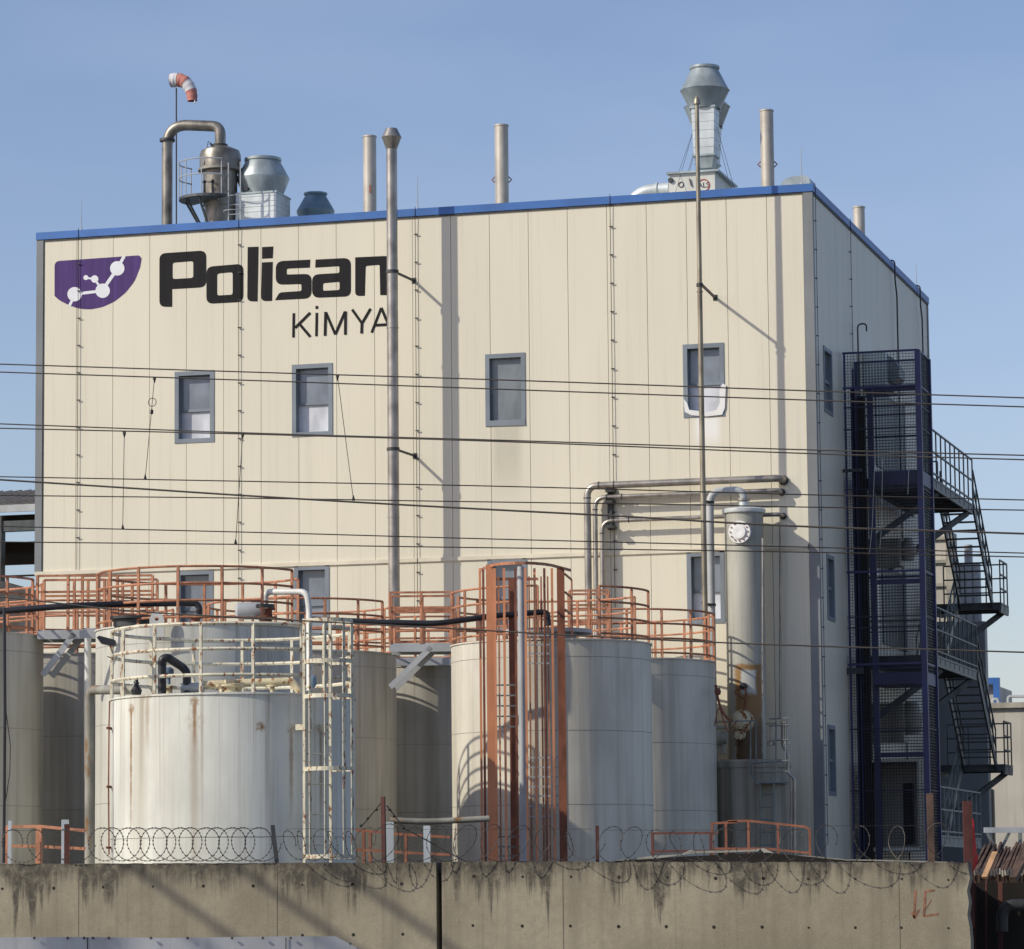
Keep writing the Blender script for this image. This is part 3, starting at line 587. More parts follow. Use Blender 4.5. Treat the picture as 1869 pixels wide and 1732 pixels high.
# windsock
wp = rp(322,404,89)
t = thing('windsock', 'red and white striped windsock drooping from a thin roof pole', 'windsock', (wp.x, 89, ZT-.3))
ztp = rp(322,161,89).z; obj('pole', MB().path([(wp.x,89,ZT-.3),(wp.x-.01,89,ztp)], .022, 8), M['darksteel'], t)
axis = [(312,147),(320,146),(331,147),(340,152),(347,162),(350,172),(351,184)]; rad_ = [.185,.20,.185,.175,.165,.15,.135]
cent = [rp(u,v,89-.02) for u,v in axis]
def sockseg(i0, i1, f0=0.0, f1=0.0):
    N = 6; pts = []; rs = []
    def ev(tt):
        i = min(int(tt), len(cent)-2); f = tt-i; P = cent
        a = P[max(i-1,0)]; b = P[i]; c_ = P[i+1]; d = P[min(i+2,len(P)-1)]
        q = .5*((2*b)+(c_-a)*f+(2*a-5*b+4*c_-d)*f*f+(3*b-a-3*c_+d)*f**3); return q, rad_[i]*(1-f)+rad_[i+1]*f
    for j in range(N+1):
        q, r = ev(i0+(i1-i0)*j/N); pts.append(q); rs.append(r*(1+.05*math.sin(j*2.1+i0*3)))
    return MB().path(pts, rs, 18, cap=False)
for i0, i1, mt in ((0,.12,'sockred'),(.12,1.5,'sockwhite'),(1.5,3,'sockred'),(3,4.4,'sockwhite'),(4.4,6,'sockred')):
    obj('sleeve', sockseg(i0, i1), M[mt], t)
obj('loose_cord', MB().path([rp(355,182,88.9), rp(356,187,88.9), rp(354,189,88.9)], .02, 6), M['sockwhite'], t)

# ------------------------------------------------------------------ flues in front of the facade
def flue(um, v0, v1, off, r, rtop, label, matn, cap, clamps):
    Yp = Y0-off; a = PY(um, (v0+v1)/2, Yp); zt = PY(um, v0, Yp).z
    t = thing('flue_pipe', label, 'flue', (a.x, Yp, 0)); top = zt
    obj('pipe', MB().path([(a.x+.02,Yp,0),(a.x,Yp,zt*.6),(a.x-.0,Yp,zt)], [r,r*.97,rtop], 20), M[matn], t)
    mb = MB()
    for zz in (zt*.33, zt*.55, zt*.78): mb.lathe((a.x,Yp,zz), [(r*.9,-.012),(r+.008,-.012),(r+.008,.012),(r*.9,.012)], 20)
    obj('pipe_joint', mb, M[matn], t)
    obj('cap', MB().lathe((a.x,Yp,zt), cap, 28), M[matn], t)
    for vc, (ub, vb) in clamps:
        zc_ = PY(um, vc, Yp).z; q = PY(ub, vb, Y0-.01)
        mb = MB().lathe((a.x,Yp,zc_), [(r*.9,-.04),(r+.015,-.04),(r+.015,.04),(r*.9,.04)], 20); mb.beam((a.x+.05,Yp,zc_), q, .06, .045); mb.box((q.x-.05,Y0-.02,q.z-.07),(q.x+.05,Y0-.001,q.z+.07))
        obj('wall_bracket', mb, M['darksteel'], t)
flue(717, 272, 1100, 1.0, .145, .135, 'tall silvery flue with a double-cone cap in front of the lettering', 'steelpipe', [(.13,-.02),(.24,.28),(.25,.30),(.14,.52),(.12,.52)], [(496,(755,512)),(820,(757,832))])
flue(1279.5, 188, 1150, 1.4, .068, .05, 'thin brownish flue with a pointed cap rising past the tallest duct', 'tarnish', [(.05,-.02),(.075,.0),(.085,-.02),(.08,.06),(.05,.14),(.02,.18)], [(520,(1305,543))])

# three bent service pipes and their bracket
for (u, v, ue, ve, r, off, lb) in [(1073,887,1424,877,.088,.34,'thickest of the three bent pipes on the facade, uppermost'), (1087,908,1421,898,.058,.30,'middle of the three bent pipes on the facade'), (1099,951,1424,943,.052,.30,'lowest of the three bent pipes on the facade')]:
    Yp = Y0-off; c_ = PY(u, v, Yp); e_ = PY(ue, ve, Yp); x0 = PY(u, 1000, Yp).x
    pts = fillet([(x0,Yp,1.0),(x0,Yp,c_.z),(e_.x,Yp,c_.z),(e_.x+.02,Y0+.02,c_.z-.02)], .28, 8)
    t = thing('service_pipe', lb, 'pipe', (x0,Yp,1.0), 'three bent pipes from the tanks up across the facade')
    obj('pipe', MB().path(pts, r, 16), M['steelpipe'], t)
    mb = MB()
    for q, ax in (((x0+.3,Yp,c_.z),(1,0,0)), ((x0,Yp,c_.z-.3),(0,0,1)), ((x0+.68,Yp,c_.z),(1,0,0))): mb.lathe(q, [(r*.9,-.012),(r+.012,-.012),(r+.012,.012),(r*.9,.012)], 16, axis=ax)
    mb.lathe((e_.x+.02,Y0-.03,c_.z-.02), [(r*.9,-.02),(r+.03,-.02),(r+.03,.02),(r*.9,.02)], 16, axis=(0,1,0)); obj('pipe_collar', mb, M['darksteel'], t)
mb = MB(); 
for (u, v) in ((1112,889),(1112,909),(1113,955)):
    q = PY(u, v, Y0-.33); mb.box((q.x-.09,q.y-.06,q.z-.12),(q.x+.09,Y0-.001,q.z-.05))
q0, q1 = PY(1113,905,Y0-.1), PY(1113,967,Y0-.1); mb.box((q0.x-.055,Y0-.13,q1.z),(q0.x+.055,Y0-.02,q0.z+.25))
solo('pipe_bracket', mb, M['darksteel'], 'dark steel bracket carrying the three bent facade pipes', 'bracket')

# ------------------------------------------------------------------ tall grey scrubber tower by the right corner
Yt = 82.72; c = PY(1361, 1150, Yt); s_ = thing('scrubber_tower', 'tall stained grey scrubber column with a bolted manhole near the right corner', 'tower', (c.x, Yt, 0))
r = (PY(1396,1150,Yt)-PY(1326,1150,Yt)).length/2; z = lambda v: PY(1361, v, Yt).z
M['tower'] = tankmat('stained_tower', (.40,.395,.34), (.20,.18,.13), .75, None, (), (c, z(1216), z(1264), z(1390)))
obj('column', MB().lathe((c.x,Yt,z(1392)), [(r,0),(r,z(935)-z(1392))], 48), M['tower'], s_)
obj('lid_flange', MB().lathe((c.x,Yt,z(932)), [(r,-.07),(r+.05,-.07),(r+.06,-.03),(r+.06,.02),(r,.05),(.12,.09),(.12,.22)], 48), M['galvlight'], s_)
q = PY(1350,971,Yt-r-.02); mh = obj('manhole', MB().lathe(q, [(.26,-.12),(.26,.0),(.27,.0),(.27,.05),(.17,.05),(.165,.09),(.1,.10),(.02,.08)], 32, axis=(-.05,-1,0)), M['whitepaint'], s_)
mb = MB()
for i in range(12): mb.lathe(q+V((.215*math.cos(i*math.pi/6), -.05, .215*math.sin(i*math.pi/6))), [(.018,0),(.018,.03)], 8, axis=(0,-1,0))
obj('bolt', mb, M['brownrail'], mh)
# overflow pipe with elbow
Yp = Yt-.2; p0 = PY(1297,1000,Yp); pts = fillet([(p0.x,Yp,1.0),(p0.x,Yp,PY(1297,896,Yp).z),(c.x,Yp+.2,PY(1350,893,Yp).z),(c.x,Yt,z(925))], .33, 8)
t = thing('overhead_pipe', 'pale grey pipe bending over into the top of the scrubber column', 'pipe', (p0.x,Yp,1.0)); obj('pipe', MB().path(pts, .092, 18), M['greysteel'], t)
obj('pipe_flange', MB().lathe((c.x,Yt,z(912)), [(.09,-.03),(.16,-.03),(.16,.03),(.09,.03)], 20), M['steelpipe'], t)
mb = MB()
for v in (917, 1104): q = PY(1297,v,Yp); mb.lathe((p0.x,Yp,q.z), [(.09,-.03),(.11,-.03),(.11,.03),(.09,.03)], 16); mb.beam((p0.x,Yp,q.z),(PY(1281,v,Y0-1.4).x,Y0-1.4,q.z+.03),.04)
obj('clamp', mb, M['darksteel'], t)
# rust bloom with sight-glass on the column
M['rustbloom'] = worn('orange_rust_bloom', (.30,.17,.06), .8, var=.4, vscale=4, rust=.5)
def bloom(v0, v1, half, off, mt, name, holes=None, taper=1.0):
    zz0, zz1 = z(v1), z(v0); n = 10; m2 = 8; mb = MB(); vs = []; fs = []
    for j in range(m2+1):
        for i in range(n+1):
            a = rad(-half + 2*half*i/n)*(1-(1-taper)*j/m2) + rad(2.5*math.sin(j*1.7)); vs.append(V((c.x,Yt,0)) + (-FH*math.cos(a) + RH*math.sin(a))*(r+off) + V((0,0,zz0+(zz1-zz0)*j/m2 + .03*math.sin(i*2.1)*(j in (0,m2)))))
    for j in range(m2):
        for i in range(n): fs.append((j*(n+1)+i, j*(n+1)+i+1, (j+1)*(n+1)+i+1, (j+1)*(n+1)+i))
    mb.add(vs, fs); mb.sm = True; return obj(name, mb, M[mt], s_)
q = PY(1357,1252,Yt-r-.05); obj('sight_glass', MB().lathe(q, [(.08,-.06),(.08,.06),(.05,.09)], 14, axis=(-.3,-1,0)), M['black'], s_)
obj('hose', MB().path(fillet([PY(1358,1253,Yt-r-.08), PY(1362,1262,Yt-r-.15), PY(1360,1285,Yt-r-.12), PY(1355,1300,Yt-r-.1)], .1), .025, 8).path(fillet([PY(1352,1256,Yt-r-.1), PY(1338,1262,Yt-r-.1), PY(1352,1272,Yt-r-.15), PY(1359,1276,Yt-r-.1)], .1), .016, 6), M['brownrail'], s_)
q = PY(1355,1316,Yt-r); obj('side_hatch', MB().lathe(q, [(.27,-.1),(.27,.06),(.24,.06),(.22,.2),(.12,.26)], 24, axis=(-.1,-1,.1)).lathe(q+V((-.05,0,-.32)), [(.13,-.1),(.13,.15)], 16, axis=(0,-1,0)), M['rustcream'], s_)
# base tank, platform and pipework of the tower
bt = thing('base_tank', 'squat dirty grey tank carrying the scrubber column', 'tank', (c.x+.1, 82.1, 0)); bc = PY(1372,1450,82.0); br = (PY(1441,1450,82)-PY(1303,1450,82)).length/2; br = min(br, 1.2)
M['basetank'] = tankmat('dirty_base_tank', (.36,.34,.28), (.15,.13,.10), .8, None)
obj('shell', MB().lathe((bc.x,82.05,.3), [(br,0),(br,z(1404)-.3),(br+.03,z(1404)-.3),(br+.03,z(1394)-.3),(br-.1,z(1390)-.3),(.2,z(1388)-.3)], 48), M['basetank'], bt)
obj('skirt', MB().lathe((bc.x,82.05,0), [(br-.1,0),(br-.1,.3)], 40), M['darksteel'], bt)
Yq = 80.9
t = thing('tower_platform', 'dark rusty railed platform in front of the scrubber column', 'platform', (PY(1400,1400,Yq).x, Yq, 0))
mb = MB()
for a, b in [((1303,1318),(1380,1315)),((1380,1315),(1380,1390)),((1370,1317),(1370,1415)),((1372,1393),(1440,1388)),((1372,1393),(1374,1425)),((1404,1312),(1440,1311)),((1404,1325),(1440,1323)),((1404,1352),(1440,1350)),((1416,1316),(1416,1425)),((1434,1318),(1434,1392)),((1380,1410),(1438,1408)),((1380,1428),(1440,1427))]:
    mb.tube(PY(*a,Yq), PY(*b,Yq), .018, 6)
obj('rail', mb, M['stairlight'], t)
obj('deck', MB().box(PY(1380,1428,Yq-.02), PY(1440,1431,Yq+.9)), M['stairlight'], t)
mb = MB()
for u in (1387, 1412): mb.tube((PY(u,1430,Yq-.05).x,Yq-.05,.3), PY(u,1425,Yq-.05), .018, 6)
for v in range(1450, 1560, 23): mb.tube(PY(1387,v,Yq-.05), PY(1412,v,Yq-.05), .012, 5)
obj('ladder', mb, M['stairlight'], t)
for pts, r_, lb in [([(1392,982),(1392,1330)], .02, 'thin riser pipe close to the scrubber column'), ([(1424,955),(1424,1310)], .028, 'thin pipe dropping down the facade from the lowest bent pipe'),
                    ([(1428,1316),(1428,1362),(1438,1374),(1438,1412),(1450,1420),(1450,1560)], .035, 'kinked grey pipe running down right of the base tank'), ([(1444,1420),(1444,1560)], .03, 'straight pipe beside the kinked grey pipe')]:
    yy = Y0-.25 if pts[0][0] == 1424 else Yq+.3
    solo('riser_pipe', MB().path(fillet([PY(u,v,yy) for u,v in pts], .08), r_, 8), M['steelpipe'], lb, 'pipe')
for u0, v0, lb in ((1407,1322,'left hand-wheel valve above the tower platform'), (1433,1320,'right hand-wheel valve above the tower platform')):
    q = PY(u0,v0,Yq+.1); solo('hand_valve', MB().lathe(q, [(.03,-.5),(.03,0),(.12,0),(.12,.03),(.02,.05)], 12).lathe(q-V((0,0,.45)), [(.1,-.04),(.1,.04)], 12), M['steelpipe'], lb, 'valve')
mb = MB(); mb.path(fillet([PY(1306,1250,80.2),PY(1310,1275,80.2),PY(1318,1300,80.2),PY(1335,1318,80.2)], .2), .03, 6).path(fillet([PY(1304,1325,80.2),PY(1312,1285,80.2),PY(1322,1320,80.2),PY(1330,1340,80.2),PY(1345,1315,80.2)], .2), .015, 5).lathe(PY(1310,1262,80.2), [(.06,-.08),(.08,0),(.05,.08)], 10)
solo('valve_hoses', mb, M['brownrail'], 'tangle of brown hoses and a valve right of the far tank', 'hose')
a = PY(1303,1350,81.2); solo('pump_unit', MB().box(PY(1304,1375,81.4), PY(1326,1358,81.9)).lathe(PY(1312,1346,81.3), [(.16,-.2),(.16,.2)], 16, axis=(1,0,0)).box(PY(1303,1330,81.3), PY(1328,1326,81.8)), M['basetank'], 'small dirty pump set squeezed between far tank and scrubber column', 'pump')

# ------------------------------------------------------------------ storage tanks
def tank(label, d, l, r, ztop, matn, rails, seams, railmat='orange', group='round storage tanks', gap=(), postn=16, lift=0):
    c = LW(d, l, 0); t = thing('storage_tank', label, 'tank', (c.x, c.y, 0), group)
    obj('shell', MB().lathe((c.x,c.y,0), [(r,0),(r,ztop-.03),(r+.025,ztop-.03),(r+.025,ztop),(r-.05,ztop+.01)], 96, cap=False), M[matn], t)
    obj('tank_roof', MB().lathe((c.x,c.y,ztop), [(r-.04,.0),(.4,.12),(.01,.13)], 64), M[matn], t)
    mb = MB()
    for zz in seams: mb.lathe((c.x,c.y,zz), [(r-.01,-.006),(r+.003,-.006),(r+.003,.006),(r-.01,.006)], 96, cap=False)
    if seams: obj('weld_seam', mb, M['seam'], t)
    if rails:
        R_ = r-.02; arcs = gap or [(0, 360)]; mb = MB()
        for h in rails:
            for a0, a1 in arcs: 
                mb.ring((c.x,c.y,ztop+h), R_, .034 if railmat == 'creamrail' else .026, a0, a1, 6, 64)
        hr = obj('handrail', mb, M[railmat], t)
        for a0, a1 in arcs:
            k = max(1, int(round((a1-a0)/(360/postn))))
            joined = a1-a0 >= 360 or any(abs(a1-360-b0) < 1 for b0, _ in arcs)
            for i in range(k if joined else k+1):
                a = rad(a0+(a1-a0)*i/k); b_ = V((c.x,c.y,ztop)) + (-FH*math.cos(a) + RH*math.sin(a))*R_
                obj('post', MB().beam(b_, b_+V((0,0,rails[-1])), .05, .05), M[railmat], hr)
    return t, c
M['seam'] = worn('weld_seam', (.31,.305,.275), .7, bump=0)
M['tank_a'] = tankmat('pale_tank', (.60,.60,.535), (.36,.34,.28), .55, (.45, 7.4, 4.5))
M['tank_b'] = tankmat('grey_tank', (.52,.50,.435), (.26,.24,.18), .6, (.5, 7.4, 5.0))
M['tank_c'] = tankmat('grey_tank_clean', (.66,.62,.52), (.40,.37,.29), .5, (.35, 7.4, 3.0))
c1 = LW(63, (422-934.5)/FPX*63, 0); r1 = 2.17
def on1(u): 
    s = (u-422)/222.5; return RH*(s*r1) - FH*(math.sqrt(max(0, 1-s*s))*r1)
M['tank_front'] = tankmat('rusty_white_tank', (.73,.735,.655), (.44,.40,.31), .5, (.5, 5.58, 3.4),
    [(c1, on1(251), 5.35, 2.9, .05, .9), (c1, on1(371), 5.42, 1.0, .05, .85), (c1, on1(371), 5.1, 3.4, .10, .25), (c1, on1(283), 5.58, 1.2, .07, .5), (c1, on1(540), 4.95, 1.8, .05, .6), (c1, on1(590), 4.95, 2.4, .06, .7), (c1, on1(487), 4.98, .06, .05, .9)])
sm = [7.38-.37-1.55*k for k in range(5)]
r4 = [.12, .45, .79, 1.12]
tank('rusty white tank with cream railings, nearest to the wall', 63, (422-934.5)/FPX*63, r1, 5.575, 'tank_front', [.31,.76,1.2], [3.1, 1.6], 'creamrail', gap=[(-180,38),(52,180)], postn=15)
tank('big white tank standing directly behind the rusty white tank', 71, (366-934.5)/FPX*71, 2.135, 7.385, 'tank_a', r4, sm, gap=[(-78,62),(118,250)])
tank('lit cream tank behind the orange caged ladder tower', 76.3, (1003-934.5)/FPX*76.3, 2.164, 7.387, 'tank_c', r4, sm, gap=[(-85,-8),(28,78),(120,250)])
tank('grey tank cut off by the left edge of the picture', 72.2, (74-934.5)/FPX*72.2-2.13, 2.13, 7.385, 'tank_b', r4, sm, gap=[(-180,72),(105,180)])
tank('shaded grey tank seen in the gap at the far left', 77, (140-934.5)/FPX*77, 2.13, 7.23, 'tank_b', r4, sm, gap=[(-170,50),(110,190)])
tank('shaded grey tank right of the cream caged ladder', 78.5, (720-934.5)/FPX*78.5-2.13, 2.13, 7.35, 'tank_b', r4, sm, gap=[(-180,62),(100,180)])
tank('dark shaded tank deep in the gap behind the diagonal bracket', 83, (775-934.5)/FPX*83, 2.13, 7.27, 'tank_b', r4, sm, gap=[(-180,60),(110,180)])
tank('bluish grey tank at the right end of the tank row', 83, (1302-934.5)/FPX*83-2.13, 2.13, 7.40, 'tank_c', r4, sm, gap=[(-180,180)])
# orange/rusty roof fittings on the tanks
def lug(u, v, D, label):
    q = PD(u, v, D); t = thing('lifting_eye', label, 'lifting lug', (q.x,q.y,q.z-.25))
    w_, h_ = .14, .30; pts = [(-w_,-h_),(w_,-h_),(w_,.05),(w_*.7,.16),(0,.2),(-w_*.7,.16),(-w_,.05)]; hole = [(.04*math.cos(i*math.pi/6), .05+.04*math.sin(i*math.pi/6)) for i in range(12)]
    obj('plate', MB().slab([q+RH*a+V((0,0,b)) for a,b in pts], [[q+RH*a+V((0,0,b)) for a,b in hole]], FH*.03), M['whitepipe'], t)
    obj('backing', MB().beam(q-RH*.2-V((0,0,.32)), q+RH*.24-V((0,0,.32)), .03, .02), M['brownrail'], t)
lug(286, 1134, 68.7, 'white lifting eye on the rim of the big white tank')
# walkways between tanks
def walkway(ua, ub, v, D, label, width=1.0, rails=True, brace=None, vr=None):
    a, b = PD(ua, v, D), PD(ub, v, D); zt = (a.z+b.z)/2; t = thing('walkway', label, 'walkway', (a.x,a.y,zt-.25))
    mb = MB(); F_ = FH*width
    mb.beam(V((a.x,a.y,zt-.09)), V((b.x,b.y,zt-.09)), .05, .16); mb.beam(V((a.x,a.y,zt-.09))+F_, V((b.x,b.y,zt-.09))+F_, .05, .16)
    obj('beam', mb, M['greysteel'], t)
    mb = MB(); aa, bb = V((a.x,a.y,zt)), V((b.x,b.y,zt)); mb.beam((aa+bb)/2*1+F_/2-(bb-aa)/2, (aa+bb)/2+F_/2+(bb-aa)/2, width, .03); obj('grating', mb, M['greysteel'], t)
    if rails:
        for k, off in enumerate((V((0,0,0)), F_)):
            mb = MB()
            for h in (.45,.79,1.12): mb.beam(aa+off+V((0,0,h)), bb+off+V((0,0,h)), .045, .045)
            n = max(2, int((bb-aa).length/.9))
            hr = obj('handrail', mb, M['orange'], t)
            for i in range(n+1): q = aa.lerp(bb, i/n)+off; obj('post', MB().beam(q, q+V((0,0,1.12)), .05, .05), M['orange'], hr)
    if brace:
        (u1, v1), (u2, v2) = brace; mb = MB(); p1, p2 = PD(u1,v1,D), PD(u2,v2,D)
        mb.beam(p1, p2, .05, .12); mb.beam(p1+FH*.6+RH*.10, p2+FH*.6+RH*.10, .05, .12); obj('brace', mb, M['greysteel'], t)
walkway(68, 180, 1151, 71.5, 'grey walkway bridging the far-left tank and the big white tank', brace=((78,1232),(136,1156)))
walkway(712, 826, 1175, 76.5, 'grey walkway on a diagonal bracket beside the lit cream tank', brace=((712,1254),(787,1181)))
walkway(716, 830, 1201, 80.2, 'lower grey walkway half hidden behind the bracketed one')
walkway(150, 278, 1147, 74.5, 'railed walkway passing behind the big white tank')
walkway(1040, 1112, 1168, 79.6, 'railed walkway behind the lit cream tank')
# tall railed stair ends on far tanks
# right rim bracket of T5
# black hoses over the tanks
def hose(name, pts, r, mt, label, cat='pipe', fr=.25): 
    return solo(name, MB().path(fillet([PD(u,v,D) for u,v,D in pts], fr), r, 12), M[mt], label, cat)
hose('black_pipe', [(-40,1119,69),(120,1106,69),(230,1102,69.5),(358,1101,69.8),(364,1108,69.8),(364,1128,69.8)], .062, 'black', 'black pipe crossing to the big white tank from the left edge')
hose('black_pipe', [(560,1130,73),(700,1136,73),(800,1138,73),(900,1124,73.5),(990,1117,74),(999,1119,74),(1001,1142,74)], .062, 'black', 'black pipe crossing into the lit cream tank')
solo('nozzle', MB().lathe(PD(357,1136,69.8), [(.09,-.1),(.09,.08),(.15,.08),(.15,.12),(.09,.12)], 18), M['brownrail'], 'rust-brown nozzle under the black pipe on the big white tank', 'nozzle')
solo('manway', MB().lathe(PD(247,1140,69.6), [(.42,-.05),(.42,.10),(.5,.10),(.5,.15),(.1,.18)], 32), M['darksteel'], 'low dark manway lid on the left of the big white tank', 'hatch')
solo('roof_manway', MB().lathe(PD(1000,1166,75.3), [(.62,-.05),(.62,.08),(.95,.10),(.95,.18),(.3,.22)], 40), M['greysteel'], 'wide grey manway lid on the lit cream tank', 'hatch')
t = thing('agitator_motor', 'grey agitator motor lying behind the rails of the big white tank', 'motor', PD(470,1145,70))
q = PD(462,1115,70); obj('motor_body', MB().lathe(q, [(.1,-.35),(.17,-.3),(.17,.2),(.12,.28)], 20, axis=tuple(RH)), M['greysteel'], t)
obj('flange_stack', MB().lathe(PD(484,1137,70), [(.12,0),(.12,.08),(.24,.08),(.24,.12),(.14,.12),(.14,.26),(.2,.26),(.2,.3),(.12,.3)], 20), M['brownrail'], t)
t = thing('white_bent_pipe', 'white pipe looping up and down beside the agitator motor', 'pipe', PD(563,1290,69))
obj('pipe', MB().path(fillet([PD(484,1110,69.5),PD(484,1080,69.5),PD(560,1080,69.0),PD(564,1110,69.0),PD(565,1262,68.4)], .28), .06, 16), M['whitepipe'], t)
obj('bend_flange', MB().lathe(PD(484,1106,69.5), [(.075,-.03),(.19,-.03),(.19,.03),(.075,.03)], 18), M['darksteel'], t)
obj('actuator', MB().lathe(PD(571,1243,62.5), [(.03,-.12),(.07,-.06),(.07,.06),(.03,.1)], 14), M['blueflange'], t)
hose('white_pipe', [(160,1165,71.5),(160,1215,71.5),(160,1420,71.5)], .075, 'whitepipe', 'white vertical pipe between the grey tank and the big white tank')
hose('rusty_pipe', [(248,1259,63.4),(205,1259,64.0),(163,1259,64.7),(163,1300,64.7),(163,1600,64.7)], .085, 'rustypipe', 'rusty grey pipe bending down the left flank of the rusty white tank', fr=.36)
solo('cable_run', MB().path([PD(200,1280,62.4),PD(199,1320,62.4),PD(198,1430,62.4),PD(199,1560,62.4)], .014, 6).box(PD(196,1331,62.3),PD(202,1327,62.5)).box(PD(196,1438,62.3),PD(202,1434,62.5)).box(PD(195,1549,62.3),PD(201,1545,62.5)), M['brownrail'], 'thin rusty cable run clipped down the left edge of the rusty white tank', 'conduit')
# fittings on the rusty tank's roof
def D1(u, v): return PD(u, v, 61.9)
hose('black_pipe', [(296,1268,61.6),(296,1203,61.6),(306,1200,61.6),(332,1217,61.9),(341,1226,61.9),(341,1268,61.9)], .075, 'black', 'fat black S-bend pipe on the roof of the rusty white tank', fr=.13)
solo('tank_nozzle', MB().lathe(D1(308,1270), [(.065,0),(.065,.13),(.14,.13),(.14,.17),(.09,.18)], 18), M['rustcream'], 'cream flanged nozzle beside the fat black S-bend', 'nozzle')
solo('level_gauge', MB().lathe(D1(308,1249), [(.03,0),(.03,.1),(.09,.14),(.09,.26),(.04,.3)], 16), M['blueflange'], 'blue-grey level gauge head on the rusty white tank', 'gauge')
solo('tank_manhole', MB().lathe(D1(421,1268), [(.19,-.02),(.20,.12),(.26,.14),(.26,.17),(.12,.20),(.12,.26),(.06,.28)], 32), M['rustcream'], 'cream manhole with a rusty lid in the middle of the rusty tank roof', 'hatch')
solo('roof_pipe', MB().path(fillet([D1(370,1250),D1(420,1247),D1(535,1243),D1(548,1265)], .16), .07, 14).lathe(D1(547,1267), [(.07,-.02),(.14,-.02),(.14,.02),(.07,.02)], 16), M['rustcream'], 'flaking cream pipe lying along the rusty white tank roof', 'pipe')
solo('cross_pipe', MB().path([D1(330,1256),D1(372,1254)], .085, 14), M['greysteel'], 'short grey pipe stub left of the flaking cream pipe', 'pipe')
solo('vent_stub', MB().lathe(D1(497,1266), [(.04,0),(.04,.12),(.11,.12),(.11,.15),(.04,.16)], 14), M['rustcream'], 'small flanged stub under the flaking cream pipe', 'nozzle')
solo('lever_valve', MB().lathe(D1(249,1268), [(.08,0),(.1,.08),(.04,.16),(.03,.3)], 10).beam(D1(244,1245), D1(254,1247), .03), M['black'], 'small black lever valve at the left of the rusty tank roof', 'valve')
t = thing('floodlight', 'black floodlight on the railing of the rusty white tank', 'floodlight', D1(210,1185)); q = D1(190,1170)
obj('lamp_body', MB().slab([PD(u,v,60.8) for u,v in [(176,1163),(181,1160),(208,1167),(211,1176),(206,1179),(184,1174)]], [], FH*.28), M['black'], t)
obj('cable', MB().path(fillet([PD(200,1178,61),PD(207,1195,61),PD(205,1202,61),PD(196,1198,61)], .05), .008, 5), M['black'], t)

# caged ladder of the rusty white tank
def caged_ladder(label, c, a_deg, r, z0, z1, hoops, matn, bars=7, hr=.36, group=None, top=1.1, brk=()):
    n = (-FH*math.cos(rad(a_deg)) + RH*math.sin(rad(a_deg))); tg = V((-n.y, n.x, 0));
    if tg.dot(RH) < 0: tg = -tg
    o = V((c.x,c.y,0)) + n*(r+.22); t = thing('cage_ladder', label, 'ladder', (o.x,o.y,z0), group)
    mb = MB()
    for s in (-1, 1): mb.beam(o+tg*.29*s+V((0,0,z0)), o+tg*.29*s+V((0,0,z1)), .045, .045)
    obj('rail', mb, M[matn], t)
    zz = z0+.2
    while zz < z1-.1: obj('rung', MB().tube(o-tg*.29+V((0,0,zz)), o+tg*.29+V((0,0,zz)), .014, 6), M[matn], t); zz += .52
    for h in hoops:
        pts = [o - tg*.29 + V((0,0,h))] + [o + n*.34 + (tg*math.sin(rad(q)) + n*math.cos(rad(q)))*.40 + V((0,0,h)) for q in range(-105, 106, 15)] + [o + tg*.29 + V((0,0,h))]
        mb = MB()
        for p, q in zip(pts, pts[1:]): mb.beam(p, q, .012, .07)
        obj('hoop', mb, M[matn], t)
    for i in range(5):
        q = rad(-100+i*50); b_ = o + n*.34 + (tg*math.sin(q) + n*math.cos(q))*.385
        obj('cage_bar', MB().beam(b_+V((0,0,hoops[0])), b_+V((0,0,hoops[-1])), .05, .014, up=tuple(n)), M[matn], t)
    for zb in brk:
        mb = MB()
        for s in (-1, 1): p = o+tg*.29*s+V((0,0,zb)); mb.beam(p, p-n*.34, .05, .10)
        obj('standoff', mb, M[matn], t)
caged_ladder('cream rusty caged ladder up the right flank of the rusty white tank', c1, 42, r1, 1.2, 6.85, [2.75,4.25,5.50,6.1,6.8], 'creamrail', brk=(4.98,2.5))

# orange caged access tower in front of the lit cream tank
Dt = 73.2; t = thing('ladder_tower', 'tall rusty orange caged ladder tower with a white pipe inside', 'ladder tower', PD(957,1620,Dt)); base = -.0
def pt(u, D=Dt): q = PD(u, 1300, D); return V((q.x, q.y, 0))
def col(mb, u0, u1, D, z0, z1, dep=.12):
    a, b = pt(u0, D), pt(u1, D); mid = (a+b)/2+FH*dep/2; w_ = (b-a).length
    mb.beam(mid+V((0,0,z0)), mid+V((0,0,z1)), w_, dep, up=tuple(FH)); return mb
zt = PD(957,1036,Dt).z
def zat(v, D=Dt, u=957): return PD(u, v, D).z
obj('post', col(MB(), 889, 903, 72.4, 0, zt, .2), M['orangesteel'], t); obj('post', col(MB(), 1019, 1033, 72.9, 0, zat(1038), .2), M['brownrail'], t)
obj('channel', col(MB(), 930, 942, 73.7, 0, zat(1050), .12), M['brownrail'], t)
q = pt(953, 72.2); obj('white_pipe', MB().tube((q.x,q.y,0), (q.x,q.y,zat(1034,72.2)), .07, 16), M['greysteel'], t)
bars = [(878,73.4),(884,73.0),(905,72.1),(922,71.9),(943,71.8),(961,71.8),(978,71.9),(996,72.1),(1010,72.4),(1022,72.8)]
for k_, (u, D) in enumerate(bars): q = pt(u, D); obj('cage_bar', MB().beam((q.x,q.y,0), (q.x,q.y,zat(1037,D,u)), .02, .05, up=tuple(RH)), M['brownrail' if k_ in (1, 4, 7, 9) else 'orangesteel'], t)
